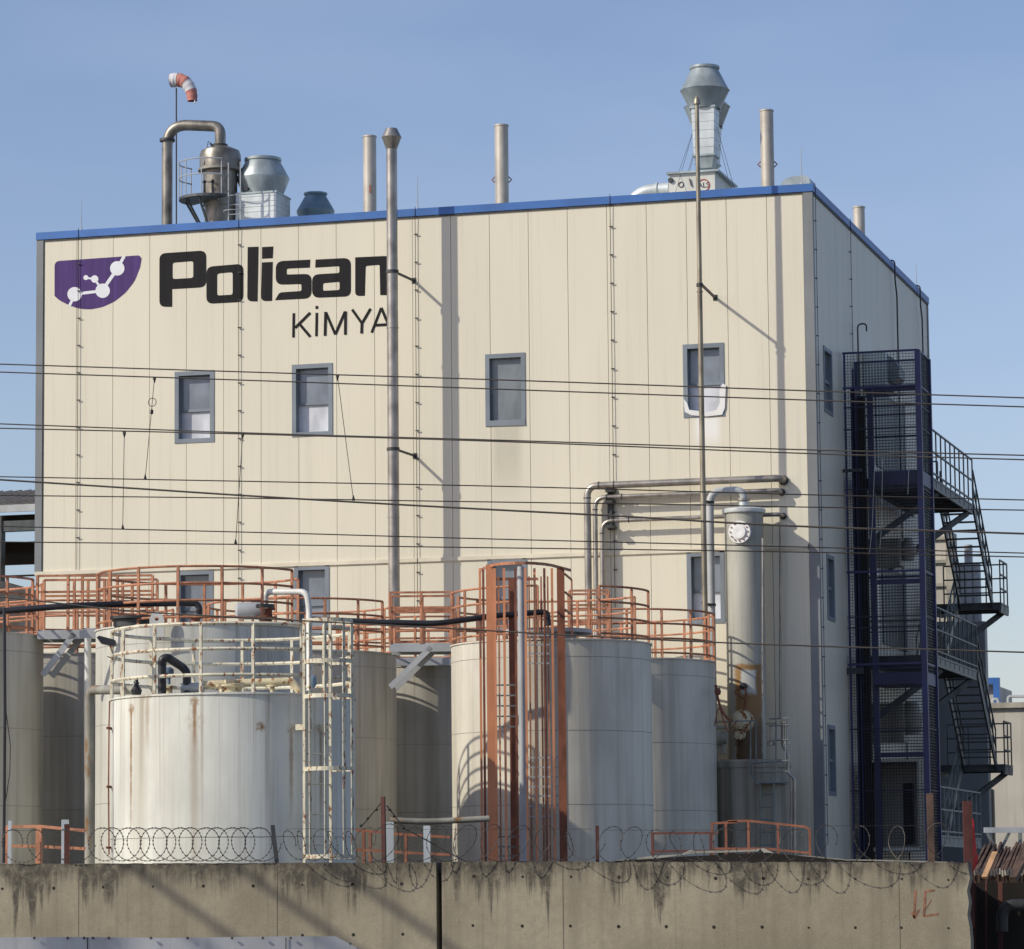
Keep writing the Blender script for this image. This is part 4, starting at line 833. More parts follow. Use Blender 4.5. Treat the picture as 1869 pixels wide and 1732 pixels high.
for u, D in [(912,74.0),(968,74.1),(990,74.1),(1002,74.0)]: q = pt(u, D); obj('cage_bar', MB().beam((q.x,q.y,0), (q.x,q.y,zat(1052,D,u)), .02, .036, up=tuple(RH)), M['orange'], t)
mb = MB(); pts = [V((pt(u,D).x, pt(u,D).y, zt-.03)) for u, D in bars + [(1045,73.6)]]
for a, b in zip(pts, pts[1:]): mb.beam(a, b, .012, .06)
obj('hoop', mb, M['orange'], t); mb = MB()
pts = [V((pt(u,D).x, pt(u,D).y, zat(1050))) for u, D in [(905,74.0),(942,74.1),(985,74.1)]]
for a, b in zip(pts, pts[1:]): mb.beam(a, b, .012, .06)
obj('hoop', mb, M['orange'], t)
for v in list(range(1250, 1370, 19)) + [1388,1405,1422,1440,1458]:
    if v < 1340: obj('rung', MB().beam(V((*pt(905,73.2)[:2], zat(v,73.2))), V((*pt(941,73.2)[:2], zat(v,73.2))), .03, .03), M['stairlight'], t)
for v in (1527,1545,1562): obj('rung', MB().beam(V((*pt(905,73.2)[:2], zat(v,73.2))), V((*pt(958,73.2)[:2], zat(v,73.2))), .03, .03), M['stairlight'], t)
for v in (1160,1177,1193,1211,1383,1401,1418,1436,1453,1471,1490): obj('rung', MB().beam(V((*pt(964,73.2)[:2], zat(v,73.2))), V((*pt(1018,73.2)[:2], zat(v,73.2))), .03, .03), M['greysteel'], t)
obj('side_rail', MB().beam(V((*pt(1034,73.0)[:2], zat(1050))), V((*pt(1046,74.4)[:2], zat(1050))), .03, .04).beam(V((*pt(1034,73.0)[:2], zat(1083))), V((*pt(1046,74.4)[:2], zat(1083))), .03, .04).beam(V((*pt(1034,73.0)[:2], zat(1115))), V((*pt(1046,74.4)[:2], zat(1115))), .03, .04).beam(V((*pt(1046,74.4)[:2], zat(1180))), V((*pt(1046,74.4)[:2], zat(1050))), .03, .04), M['orange'], t)

# ------------------------------------------------------------------ low rails, posts and pipes just behind the wall
def lowrail(label, D, uprights, bars_, mt='orange', w_=.05):
    PD = PY; q = PD(uprights[0][0], 1570, D); t = thing('low_railing', label, 'railing', (q.x,q.y,0))
    mb = MB()
    for (a, b) in bars_: mb.beam(PD(*a,D), PD(*b,D), w_, w_)
    obj('rail', mb, M[mt], t)
    for u, v in uprights: p = PD(u, v, D); obj('post', MB().beam((p.x,p.y,0), p, w_*1.1, w_*1.1), M[mt], t)
lowrail('orange railing at the far left behind the wall', 56.6, [(14,1508),(69,1510),(74,1508)], [((12,1509),(76,1508)),((22,1544),(76,1545)),((72,1508),(155,1516)),((72,1545),(155,1549))])
lowrail('orange railing in the gap left of the tall brown fence post', 66, [(664,1513),(676,1520),(741,1520)], [((648,1515),(700,1519)),((648,1551),(700,1553)),((720,1522),(822,1528)),((720,1555),(822,1560))], 'brownrail')
lowrail('red-brown railing frame in front of the right tanks', 58.5, [(1191,1521),(1297,1520)], [((1188,1521),(1312,1520)),((1188,1554),(1312,1553))], 'redbrown', .04)
lowrail('rusty bent orange railing, coloured brown for shade, in front of the dirty base tank', 62, [(1300,1503),(1325,1503),(1366,1499),(1420,1505),(1478,1512)], [((1298,1503),(1346,1500)),((1328,1499),(1366,1498)),((1366,1498),(1470,1509)),((1470,1509),(1478,1514)),((1298,1549),(1400,1549)),((1400,1549),(1478,1557))], 'brownrail', .04)  # brown steel puts the shade on this orange railing into the colour
def steelpost(u0, u1, v, Yp, mt, label, lean=0, cap=None):
    a = PY((u0+u1)/2, v, Yp); w_ = (PY(u1,v,Yp)-PY(u0,v,Yp)).length; b = V((a.x,a.y,1.5)) + RH*lean
    return solo('fence_post', MB().beam(b, a, w_, w_*.6, up=tuple(FH)), M[mt], label, 'post')
steelpost(15,21,1498,56.2,'galvlight','bright white post at the far left of the wall')
steelpost(113,125,1496,56.2,'galvlight','bright white post beside the first dark red post')
steelpost(118,127,1504,56.0,'redbrown','dark red post standing beside a white post on the left')
steelpost(705,718,1500,56.2,'galvlight','white post right of the tall brown fence post')
steelpost(773,785,1507,56.2,'galvlight','white post under the rusty horizontal pipe')
steelpost(494,501,1506,55.45,'darksteel','leaning black post between two coils of razor wire', lean=.2)
steelpost(1087,1093,1507,55.45,'redbrown','thin dark post holding the razor wire before the right tanks')
steelpost(1691,1703,1448,56.2,'slat','brown steel post in front of the blue lift column')
steelpost(1757,1773,1462,55.6,'redbrown','thick dark red post at the right end of the wall')
t = thing('corner_post', 'tall brown fence post with two diagonal chain stays', 'post', PY(700,1570,55.3))
obj('post', MB().beam(PY(702,1620,55.3), PY(699,1454,55.3), .065, .065), M['redbrown'], t)
mb = MB(); mb.tube(PY(695,1466,55.3), PY(658,1510,55.3), .012, 6); mb.path([PY(706,1470,55.3), PY(738,1512,55.3), PY(800,1545,55.2), PY(848,1572,55.1)], .012, 6)
for u, v in [(687,1478),(671,1494),(659,1507),(711,1478),(719,1490),(736,1511)]: mb.lathe(PY(u,v,55.3), [(.015,-.02),(.03,0),(.015,.02)], 8)
obj('stay', mb, M['cable'], t)
hose('rusty_cross_pipe', [(712,1497,60),(780,1500,60),(893,1494,60)], .052, 'rustypipe', 'rusty horizontal pipe reaching the orange ladder tower')
solo('dark_cable', MB().path([PD(8,1110,61.5),PD(9,1300,61.5),PD(7,1575,61.5)], .03, 8).path([PD(10,1290,61.5),PD(19,1360,61.5),PD(18,1410,61.5),PD(9,1470,61.5)], .008, 5), M['black'], 'dark vertical cable in front of the grey tank at the left edge', 'cable')

# ------------------------------------------------------------------ concrete wall
Yw = 55.0
def wp_(u, v, Y=Yw): return PY(u, v, Y)
def wallseg(label, u0, u1, vt0, vt1, holes, ragged=None):
    a, b = wp_(u0, vt0), wp_(u1, vt1); t = thing('concrete_wall', label, 'wall', ((a.x+b.x)/2, Yw, 0))
    n = 150; vs = []; rs = random.Random(int(u0)+5); top = []
    for i in range(n+1): f = i/n; top.append(V((a.x+(b.x-a.x)*f, Yw, a.z+(b.z-a.z)*f + rs.uniform(-.008,.006) - (rs.random() < .06)*rs.uniform(.01,.03))))
    outl = [V((a.x,Yw,-.2))] + top + [V((b.x,Yw,-.2))]
    if ragged:
        k = len(outl)-1; extra = []
        for i in range(14): extra.append(V((b.x + rs.uniform(-.03,.035), Yw, b.z-.06-(b.z+.1)*i/14)))
        outl = outl[:k] + extra + outl[k:]
    obj('panel', MB().slab(outl, [], (0,.32,0)), M['concrete'], t)
    for u, v in holes:
        q = wp_(u, v, Yw-.001); k_ = rs.uniform(.55, .95); obj('tie_hole', MB().lathe(q, [(.030*k_,0),(.031*k_,.003),(.001,.0035)], 10, axis=(0,-1,0), cap=False), M['hole'], t)  # proud dark disc; the shade inside the hole is put into its colour
    for u in (144, 506, 1027, 1640):
        if u0 < u < u1: a_ = wp_(u, 1579, Yw-.001); b_ = wp_(u, 1760, Yw-.001); obj('form_joint', MB().box((a_.x-.006, Yw-.002, 0), (a_.x+.006, Yw-.0005, a_.z)), M['joint_wall'], t)
    return t
M['joint_wall'] = worn('form_line', (.12,.10,.075), .9, bump=0)
M['hole'] = worn('hole_dark', (.02,.016,.012), .9, bump=0)  # near-black; carries the shade of tie holes, wall gap and recess
hl = [(4,1622),(98,1621),(188,1619),(279,1618),(371,1617),(462,1617),(552,1615),(643,1614),(733,1613),(552,1707),(645,1706),(735,1705)]
hrt = [(865,1599),(954,1600),(1042,1600),(1130,1601),(1218,1601),(1306,1603),(1393,1603),(1475,1604),(1561,1604),(1646,1604),(1731,1606)]
hrt += [(863,1689),(953,1690),(1041,1690),(1129,1691),(1216,1691),(1303,1692),(1391,1692),(1476,1693),(1561,1693),(1645,1693),(1731,1694)]
wallseg('stained concrete wall left of the dark gap', -60, 796, 1577, 1574, hl)
wallseg('stained concrete wall right of the dark gap with red graffiti', 806, 1766, 1572, 1574, hrt, True)
mb = MB()
for u in (144, 506): mb.box(wp_(u-1, 1578, Yw-.003), wp_(u+1, 1712, Yw-.001))
mb2 = MB(); mb2.box((wp_(797,1600).x-.02, Yw+.33, 0), (wp_(806,1600).x+.02, Yw+.36, 2.5)); solo('gap_shade', mb2, M['hole'], 'near-black board added for the shade in the vertical gap of the concrete wall', 'board')  # added board; the gap's shade is put into its near-black colour
mb = MB()
def gs(a, b, w_=.045): mb.beam(wp_(*a, Yw-.004), wp_(*b, Yw-.004), w_, .002, up=(0,1,0)) 
M['graf'] = worn('faded_red_spray', (.29,.13,.075), .8, var=.35, vscale=9, bump=0)
gs((1671,1624),(1668,1675),.035); gs((1664,1664),(1669,1676),.03); gs((1669,1676),(1677,1660),.03); gs((1689,1626),(1686,1672),.035); gs((1686,1672),(1713,1668),.03); gs((1689,1626),(1706,1625),.03); gs((1688,1661),(1700,1642),.012)
solo('graffiti', mb, M['graf'], 'red sprayed strokes near the right end of the concrete wall', 'graffiti')
# grey sheets at lower left
a = PD(-60,1711,50); mb = MB(); top = [PD(u,v,50) for u,v in [(-60,1711),(150,1710),(300,1712),(520,1709),(612,1709),(664,1736)]]
mb.slab(top + [V((top[-1].x,top[-1].y,-.1)), V((top[0].x,top[0].y,-.1))], [], FH*.02); t = thing('sheet_barrier', 'grey metal sheet barrier along the foot of the left wall', 'barrier', (top[2].x,top[2].y,0))
obj('sheet', mb, M['sheetgrey'], t)
for u in (160, 522): q = PD(u,1711,49.98); obj('lap_joint', MB().box((q.x-.006,q.y-.01,0),(q.x+.006,q.y,q.z)), M['darksteel'], t)
for u in (63,124,154,170,199,276,343,424,480,531,640): q = PD(u,1712 if u < 600 else 1722,49.95); obj('rivet', MB().lathe(q, [(.015,-.01),(.022,.01)], 8, axis=(0,-1,0)), M['darksteel'], t)

# ------------------------------------------------------------------ razor wire
def coil(u0, u1, v, R_, pitch, label, Y=Yw+.02, loose=0.0, seed=1, rw=.006, up=True):
    rs = random.Random(seed); a, b = wp_(u0, v, Y), wp_(u1, v, Y); L = b.x-a.x; n = max(2, int(L/pitch)); mb = MB()
    turns = n; pts = []; N = 26
    ph = [rs.uniform(-1,1) for _ in range(turns+2)]
    for i in range(turns*N+1):
        tt = i/N; k = int(tt); f = tt-k; j = ph[k]*(1-f)+ph[k+1]*f
        R2 = R_*(1+.16*loose*j); an = 2*math.pi*tt
        pts.append(V((a.x + L*tt/turns + R2*math.cos(an)*(1-.28*loose*abs(j)) + .10*loose*j*math.sin(an), Y + .10*math.cos(an*.5) + .12*loose*math.sin(an+j*2), a.z+(b.z-a.z)*tt/turns + R2*math.sin(an) + .02*j*loose)))
    mb.path(pts, rw, 4)
    bmb = mb
    for i in range(0, len(pts), 1 if loose < .5 else 2):
        p = pts[i]; bmb.box(p-V((.010,.010,.010)), p+V((.010,.010,.010)))
    q = pts[0]; t = thing('razor_wire', label, 'razor wire', (q.x,q.y,a.z-R_), 'coils of razor wire along the wall top')
    obj('coil', mb, M['wirecoil'], t)
    obj('tension_wire', MB().path([V((a.x,Y,a.z+R_*.93)), V((b.x,Y,b.z+R_*.93))], .003, 4), M['wirecoil'], t)
coil(8, 150, 1544, .275, .42, 'thin coil of razor wire over the orange railing at far left', seed=2, rw=.005)
coil(178, 488, 1541, .275, .215, 'tight regular coil of razor wire in front of the rusty white tank', seed=3)
coil(520, 720, 1541, .27, .26, 'tangled coil of razor wire below the cream caged ladder', loose=1.2, seed=4, rw=.006, Y=Yw-.3)
coil(735, 1080, 1541, .26, .40, 'loose sparse razor wire in front of the orange ladder tower', loose=1.2, seed=5, rw=.006, Y=Yw-.15)
coil(1100, 1480, 1543, .26, .36, 'loose razor wire in front of the right-hand tanks', loose=1.1, seed=6, rw=.0055, Y=Yw-.3)
coil(1490, 1760, 1541, .31, .58, 'wide open loops of razor wire in front of the lift cage', loose=.9, seed=9, rw=.0055, Y=Yw-.2)

# torn roof sheets behind the wall, right
mb = MB(); D = 57.5
for pts in ([(1120,1571),(1190,1562),(1246,1559),(1262,1551),(1268,1553),(1330,1552),(1388,1550),(1382,1554),(1262,1558),(1190,1568)], [(1385,1549),(1392,1554),(1398,1561),(1440,1566),(1500,1567),(1550,1572),(1550,1569),(1480,1562),(1420,1560),(1394,1548)], [(1480,1568),(1620,1572),(1740,1575),(1740,1573),(1600,1569)]):
    mb.slab([PD(u,v,D) for u,v in pts], [], FH*.4)
solo('torn_roofing', mb, M['roofsheet'], 'torn pale roofing sheets lying behind the wall on the right', 'roofing sheet')
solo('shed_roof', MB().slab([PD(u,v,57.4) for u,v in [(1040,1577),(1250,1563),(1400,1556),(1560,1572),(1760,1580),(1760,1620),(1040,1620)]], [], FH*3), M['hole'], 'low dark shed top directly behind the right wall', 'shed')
# rusted slat heap at right
t = thing('slat_stack', 'heap of tilted rusty slats at the right edge of the picture', 'scrap heap', PD(1830,1640,58)); rs = random.Random(5)
mb = MB()
for i in range(30):
    u = 1772+i*4.9; h = rs.uniform(-6,6); a = PD(u, 1600+rs.uniform(-3,3), 57.4); b = PD(u+22+rs.uniform(-3,6), 1548+h, 58.6)
    mb.beam(a, b, .16, .035, up=tuple(RH))
obj('slat', mb, M['slat'], t); mb = MB(); mb.beam(PD(1797,1602,56.6), PD(1817,1556,56.9), .10, .05); obj('tilted_board', mb, M['slatend'], t); 
mb = MB(); mb.beam(PD(1849,1606,56.4), PD(1888,1530,57.4), .12, .10); obj('tilted_post', mb, M['slat'], t)
mb = MB()
for i in range(20): p = PD(1780+i*5, 1592+rs.uniform(-2,2), 57.0); mb.box(p-V((.012,.02,.05)), p+V((.012,.02,.05)))
obj('slat_end', mb, M['roofsheet'], t)
solo('steel_beam', MB().beam(PD(1796,1515,60), PD(1900,1515,60), .08, .09), M['greysteel'], 'pale grey beam at the right edge behind the slats', 'beam')
solo('red_sheet', MB().slab([PD(u,v,56.9) for u,v in [(1772,1600),(1772,1490),(1777,1496),(1782,1550),(1786,1568),(1780,1585)]], [], FH*.05), M['red'], 'narrow bright red sheet beside the thick dark red post', 'sheet')
mb = MB(); mb.beam(PD(1800,1516,60.2), PD(1822,1560,60.2), .05); mb.beam(PD(1844,1516,60.2), PD(1822,1560,60.2), .05); mb.beam(PD(1862,1516,60.2), PD(1862,1560,60.2), .06); solo('truss', mb, M['stairlight'], 'small steel truss under the pale beam', 'truss')
# dark recess right of the wall, its shade put into a near-black sheet
mb = MB(); mb.slab([PD(u,v,59.5) for u,v in [(1764,1596),(1960,1598),(1960,1790),(1764,1790)]], [], FH*.2); solo('shed_wall', mb, M['hole'], 'shed wall coloured near-black for the shadow right of the concrete wall', 'shed wall')
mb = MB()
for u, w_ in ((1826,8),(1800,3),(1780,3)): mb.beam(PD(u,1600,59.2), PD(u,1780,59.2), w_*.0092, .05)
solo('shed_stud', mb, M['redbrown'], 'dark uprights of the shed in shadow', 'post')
hose('shed_pipe', [(1829,1700,58.6),(1829,1652,58.6),(1900,1652,58.6)], .10, 'darksteel', 'dark bent pipe in the shadow under the slat heap')

# ------------------------------------------------------------------ lift tower on the side wall
YL = 87.07; XA, XB = XR+.03, -13.95; YBk = 88.75
t = thing('lift_tower', 'indigo steel lift tower wrapped in wire mesh on the side wall', 'lift', ((XA+XB)/2, (YL+YBk)/2, 0))
ztop = 15.48; pw = .11
for x, y, w_ in ((XA+.05,YL,.05),(XB,YL,.14),(XB,YBk,.12),(XA+.05,YBk,.08)): obj('corner_post', MB().box((x-w_/2,y-w_/2,0),(x+w_/2,y+w_/2,ztop)), M['liftblue'], t)
def lz(v): return PY(1600, v, YL).z
for v in (642, 706, 742, 782, 892, 1043, 1125, 1145, 1212, 1330, 1443):
    mb = MB(); zz = lz(v); hh = .05 if v in (642, 706, 1043, 1212) else .03
    mb.box((XA,YL-.02,zz-hh/2),(XB,YL+.02,zz+hh/2)); mb.box((XB-.02,YL+.05,zz-hh/2),(XB+.02,YBk,zz+hh/2)); mb.box((XA,YBk-.02,zz-hh/2),(XB,YBk+.02,zz+hh/2)); obj('cross_rail', mb, M['liftdark' if hh < .04 else 'liftblue'], t)
for (x0, x1, v) in ((XA+.75,XB,710),(XA+.75,XB,1062),(XA+.75,XB,1378)): obj('header_beam', MB().box((x0,YL+.06,lz(v)-.06),(x1,YL+.16,lz(v)+.06)), M['liftblue'], t)
for v0, v1 in ((860,885),(1228,1250)): obj('landing_floor', MB().box((XA+.62,YL+.03,lz(v1)),(XB+.02,YBk,lz(v0))), M['liftblue'], t)
for u0, u1, v0, mt in ((1558,1568,705,'liftblue'),(1569,1582,718,'hole'),(1588,1599,703,'liftblue'),(1562,1565,668,'liftblue')):
    a, b = PY(u0,1000,YL+.35).x, PY(u1,1000,YL+.35).x; obj('mast', MB().box((a,YL+.3+(.0 if mt=='liftblue' else .12),0),(b,YL+.42+(.0 if mt=='liftblue' else .2),lz(v0))), M[mt], t)
def meshpanel(x0, x1, z0, z1, y=None, xc=None, y0=0, y1=0, st=.075, wd=.0105):
    mb = MB()
    if y is not None:
        k = int((x1-x0)/st)
        for i in range(1, k): x = x0+(x1-x0)*i/k; mb.add([(x-wd/2,y,z0),(x+wd/2,y,z0),(x+wd/2,y,z1),(x-wd/2,y,z1),(x,y+wd,z0),(x,y+wd,z1)], [(0,1,2,3),(1,4,5,2),(4,0,3,5)])
        k = int((z1-z0)/st)
        for i in range(1, k): z_ = z0+(z1-z0)*i/k; mb.add([(x0,y,z_-wd/2),(x1,y,z_-wd/2),(x1,y,z_+wd/2),(x0,y,z_+wd/2),(x0,y+wd,z_),(x1,y+wd,z_)], [(0,1,2,3),(1,5,4,0),(3,2,5,4)])
    else:
        k = int((y1-y0)/st)
        for i in range(1, k): yy = y0+(y1-y0)*i/k; mb.add([(xc,yy-wd/2,z0),(xc,yy+wd/2,z0),(xc,yy+wd/2,z1),(xc,yy-wd/2,z1),(xc-wd,yy,z0),(xc-wd,yy,z1)], [(0,1,2,3),(1,4,5,2),(4,0,3,5)])
        k = int((z1-z0)/st)
        for i in range(1, k): z_ = z0+(z1-z0)*i/k; mb.add([(xc,y0,z_-wd/2),(xc,y1,z_-wd/2),(xc,y1,z_+wd/2),(xc,y0,z_+wd/2),(xc-wd,y0,z_),(xc-wd,y1,z_)], [(0,1,2,3),(1,5,4,0),(3,2,5,4)])
    return mb
obj('wire_mesh', meshpanel(XA+.06, XB-.06, 1.2, ztop, y=YL-.004), M['mesh'], t)
obj('wire_mesh', meshpanel(0, 0, 1.2, ztop, xc=XB+.004, y0=YL+.08, y1=YBk-.05), M['mesh'], t)
obj('wire_mesh', meshpanel(XA+.06, XB-.06, 1.2, ztop, y=YBk), M['mesh'], t)
obj('wall_bracket', MB().box((XA-.02,YL-.12,lz(856)-.06),(XA+.45,YL-.02,lz(856)+.02)).box((XA-.02,YL-.12,lz(1222)-.1),(XA+.4,YL-.02,lz(1222)+.05)), M['darksteel'], t)
# cabin
ca, cb = PY(1583,1470,YL+.45), PY(1677,1470,YL+.45)
cz0, cz1 = lz(1546), lz(1390)
lc = thing('lift_cabin', 'open-fronted lift car with a cream rim at the foot of the tower', 'lift car', ((ca.x+cb.x)/2, YL+.9, cz0))
mb = MB().box((ca.x,YL+.5,cz0),(ca.x+.04,YBk-.1,cz1)).box((cb.x-.04,YL+.5,cz0),(cb.x,YBk-.1,cz1)).box((ca.x,YBk-.14,cz0),(cb.x,YBk-.1,cz1)).box((ca.x,YL+.45,cz1),(cb.x,YBk-.1,cz1+.04)).box((ca.x,YL+.45,cz0-.12),(cb.x,YBk-.1,cz0))
obj('car_body', mb, M['acgreen_dark'] if 'acgreen_dark' in M else M['basetank'], lc)
obj('car_trim', MB().box((ca.x,YL+.44,cz1),(cb.x,YL+.48,cz1+.05)).box((ca.x-.03,YL+.44,cz0),(ca.x,YL+.5,cz1)).box((ca.x,YL+.43,cz0-.1),(cb.x,YL+.449,cz0)), M['cabinet'], lc)
obj('control_box', MB().box((ca.x+.75,YL+1.35,cz0+.1),(cb.x-.3,YL+1.5,cz1-.5)), M['hole'], lc)
# air handling unit behind the mesh
a, b = PX(1585,640,XR), PX(1618,640,XR)
t = thing('air_unit', 'pale green air unit on a bracket behind the top of the lift mesh', 'air unit', (XR+.6, 90.6, PX(1600,710,XR).z))
q0 = PY(1572,706,90.2); q1 = PY(1616,641,90.2)
obj('cabinet', MB().box((XR+.02,90.2,q0.z),(q1.x,91.6,q1.z)), M['acgreen'], t)
mb = MB(); q2 = PY(1640,690,90.9)
mb.slab([PY(u,v,90.5) for u,v in [(1617,646),(1629,653),(1641,671),(1641,687),(1631,697),(1617,693)]], [], (0,.9,0)); obj('fan_duct', mb, M['stairlight'], t)
obj('bracket', MB().box((XR+.02,90.1,q0.z-.1),(q1.x-.1,91.6,q0.z-.003)), M['darksteel'], t)
# blue-grey doors and boxes on the side wall
for ua, va, ub, vb, mt, lb in [(1600,850,1648,755,'frame','grey service door on the side wall behind the top lift mesh'),(1612,1175,1650,1080,'frame','grey service door on the side wall at the middle landing')]:
    a, b = PX(ua,va,XR), PX(ub,vb,XR); t = thing('service_door', lb, 'door', (XR, (a.y+b.y)/2, a.z)); h = 2.1
    obj('door_leaf', MB().box((XR+.003,a.y,a.z),(XR+.03,b.y,a.z+h)), M['stairsteel'], t); obj('frame', MB().box((XR+.002,a.y-.1,a.z),(XR+.05,a.y,a.z+h+.1)).box((XR+.002,b.y,a.z),(XR+.05,b.y+.1,a.z+h+.1)), M['frame'], t)
for u, v, s, lb in [(1600,1010,.35,'grey box with ropes hanging on the side wall inside the lift mesh'),(1615,1320,.5,'grey machine hood behind the lower lift mesh')]:
    q = PY(u,v,90.3); solo('wall_box', MB().box((XR+.02,90,q.z-s),(XR+.9,90.8,q.z+s)).lathe((XR+1.05,90.4,q.z+s*.2), [(s*.4,-s*.8),(s*.6,0),(s*.3,s*.9)], 14), M['basetank'], lb, 'machine box')
solo('hanging_rope', MB().path([PY(1597,835,YL-.05),PY(1592,960,YL-.05),PY(1587,1010,YL-.05),PY(1584,1012,YL-.05)], .008, 5).path([PY(1611,835,YL-.05),PY(1609,960,YL-.05),PY(1606,1000,YL-.05)], .008, 5).path([PY(1660,830,YL-.05),PY(1657,902,YL-.05)], .008, 5), M['cabinet'], 'thin pale ropes hanging on the front of the lift mesh', 'rope')

# ------------------------------------------------------------------ fire escape
t = thing('fire_escape', 'dark steel zigzag fire escape stairs behind the lift tower', 'staircase', (-14.6, 95, 0))
def railrun(pts, hs=(.4,.8,1.2), post=.8, mt='stairsteel'):
    mb = MB()
    for h in hs:
        for a, b in zip(pts, pts[1:]): mb.beam(V(a)+V((0,0,h)), V(b)+V((0,0,h)), .04, .04)
    hr = obj('handrail', mb, M[mt], t)
    for k, (a, b) in enumerate(zip(pts, pts[1:])):
        a, b = V(a), V(b); n = max(1, int(round((b-a).length/post)))
        for i in range(n+1):
            if k and not i: continue
            q = a.lerp(b, i/n); obj('post', MB().beam(q, q+V((0,0,hs[-1])), .035, .035), M[mt], hr)
def flight(x0, x1, ya, za, yb, zb, mt='stairsteel'):
    mb = MB()
    for x in (x0, x1): mb.beam((x,ya,za-.08), (x,yb,zb-.08), .05, .24)
    obj('stringer', mb, M[mt], t); mb = MB(); n = int(round(abs(za-zb)/.2))
    for i in range(1, n): f = i/n; mb.box((x0+.03, ya+(yb-ya)*f-.13, za+(zb-za)*f-.03), (x1-.03, ya+(yb-ya)*f+.13, za+(zb-za)*f))
    obj('tread', mb, M[mt], t)
    railrun([(x0,ya,za),(x0,yb,zb)], (.45,.95), .7, mt); railrun([(x1,ya,za),(x1,yb,zb)], (.45,.95), .7, mt)
def landing(x0, x1, y0, y1, z_, mt='stairsteel'):
    mb = MB().box((x0,y0,z_-.05),(x1,y1,z_)); obj('landing', mb, M[mt], t); mb = MB()
    for x in (x0+.04, x1-.04): mb.beam((x,y0,z_-.17), (x,y1,z_-.17), .06, .22)
    k = int((y1-y0)/.8)
    for i in range(k+1): yy = y0+.05+(y1-y0-.1)*i/k; mb.beam((x0,yy,z_-.13),(x1,yy,z_-.13), .05, .14)
    obj('joist', mb, M[mt], t)
X0_, X1_, XM = -15.75, -13.95, -14.85
z2 = PX(1783,1275,X1_).z; pitch = 12.5-z2-.05
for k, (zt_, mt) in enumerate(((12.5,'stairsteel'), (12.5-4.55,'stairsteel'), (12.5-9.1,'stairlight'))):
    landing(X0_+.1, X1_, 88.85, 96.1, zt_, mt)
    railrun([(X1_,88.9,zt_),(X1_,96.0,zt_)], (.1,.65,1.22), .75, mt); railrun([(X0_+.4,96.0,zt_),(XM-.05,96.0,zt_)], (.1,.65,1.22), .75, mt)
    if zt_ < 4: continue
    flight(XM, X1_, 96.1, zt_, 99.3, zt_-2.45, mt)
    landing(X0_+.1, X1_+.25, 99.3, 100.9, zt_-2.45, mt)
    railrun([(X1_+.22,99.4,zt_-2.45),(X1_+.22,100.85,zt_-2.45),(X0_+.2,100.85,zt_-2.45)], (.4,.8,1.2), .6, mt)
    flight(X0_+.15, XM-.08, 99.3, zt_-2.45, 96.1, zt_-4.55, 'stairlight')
    for a_, b_ in (((X1_-.1,95.5,zt_-.3), (XR+.05,93.5,zt_-1.9)), ((X1_-.1,90.3,zt_-.3), (XR+.05,88.95,zt_-1.8)), ((X1_+.15,100.7,zt_-2.6), (X0_+.3,99.4,zt_-4.0))): obj('strut', MB().beam(a_, b_, .1, .15), M['stairsteel'], t)

# pale panelled tower far behind the stairs
a = PY(1704,960,112); b = PY(1733,960,112)
t = thing('far_silo', 'pale flanged steel tower glimpsed between lift and stairs', 'tower', ((a.x+b.x)/2, 112, 0))
zt = PY(1720,968,112).z; obj('body', MB().box((a.x-1.2,112,0),(b.x,113.5,zt)), M['offwhite'], t); mb = MB()
for i in range(9): mb.box((a.x-1.2,111.9,zt-.3-i*.75),(b.x+.06,111.98,zt-.2-i*.75))
mb.box((b.x-.12,111.85,0),(b.x+.1,111.97,zt)); obj('rib', mb, M['roofsheet'], t)
mb = MB()
for u in (1755,1768,1782): q = PY(u,1030,108); mb.tube((q.x,108,0),(q.x,108,q.z+(0 if u != 1768 else .6)), .13, 12)
solo('far_pipes', mb, M['greysteel'], 'group of grey vertical pipes seen through the upper stairs', 'pipe')
# tall dim wall section behind the lower stairs
a = PY(1700,1130,106); b = PY(1797,1130,106)
solo('rear_annex', MB().box((a.x-3,106,0),(b.x,106.5,PY(1750,1135,106).z)), M['grey_trim'], 'grey annex wall standing behind the lower stairs', 'annex')
# right background building
t = thing('annex_building', 'low white building with a blue framed gable at the right edge', 'building', (PY(1850,1500,118).x, 118, 0))
a = PY(1806,1290,118); zt = PY(1850,1292,118).z; obj('wall', MB().box((a.x,118,0),(a.x+14,128,zt)), M['offwhite'], t)
obj('coping', MB().box((a.x-.2,117.85,zt),(a.x+14.2,128.2,zt+.18)), M['roofsheet'], t)
b = PY(1800,1237,119); c_ = PY(1823,1237,119); zt2 = b.z
obj('blue_gable', MB().box((c_.x-.2,119,zt+.2),(c_.x,119.3,zt2)).box((b.x-2,119,zt2-.2),(c_.x-.2,119.3,zt2)), M['blue_trim'], t)
obj('upper_wall', MB().box((b.x-3,119.35,0),(c_.x-.25,124,zt2-.2)), M['offwhite'], t)
mb = MB()
for u0, u1, v in ((1812,1822,1276),(1840,1872,1271)): 
    mb.path(fillet([PY(u0,1290,118.5),PY(u0,v,118.5),PY(u1,v,118.5),PY(u1,1290,118.5)], .1), .05, 6)
obj('roof_pipe', mb, M['greysteel'], t)
obj('opening', MB().box(PY(1800,1540,117.98), PY(1812,1440,117.96)), M['hole'], t)

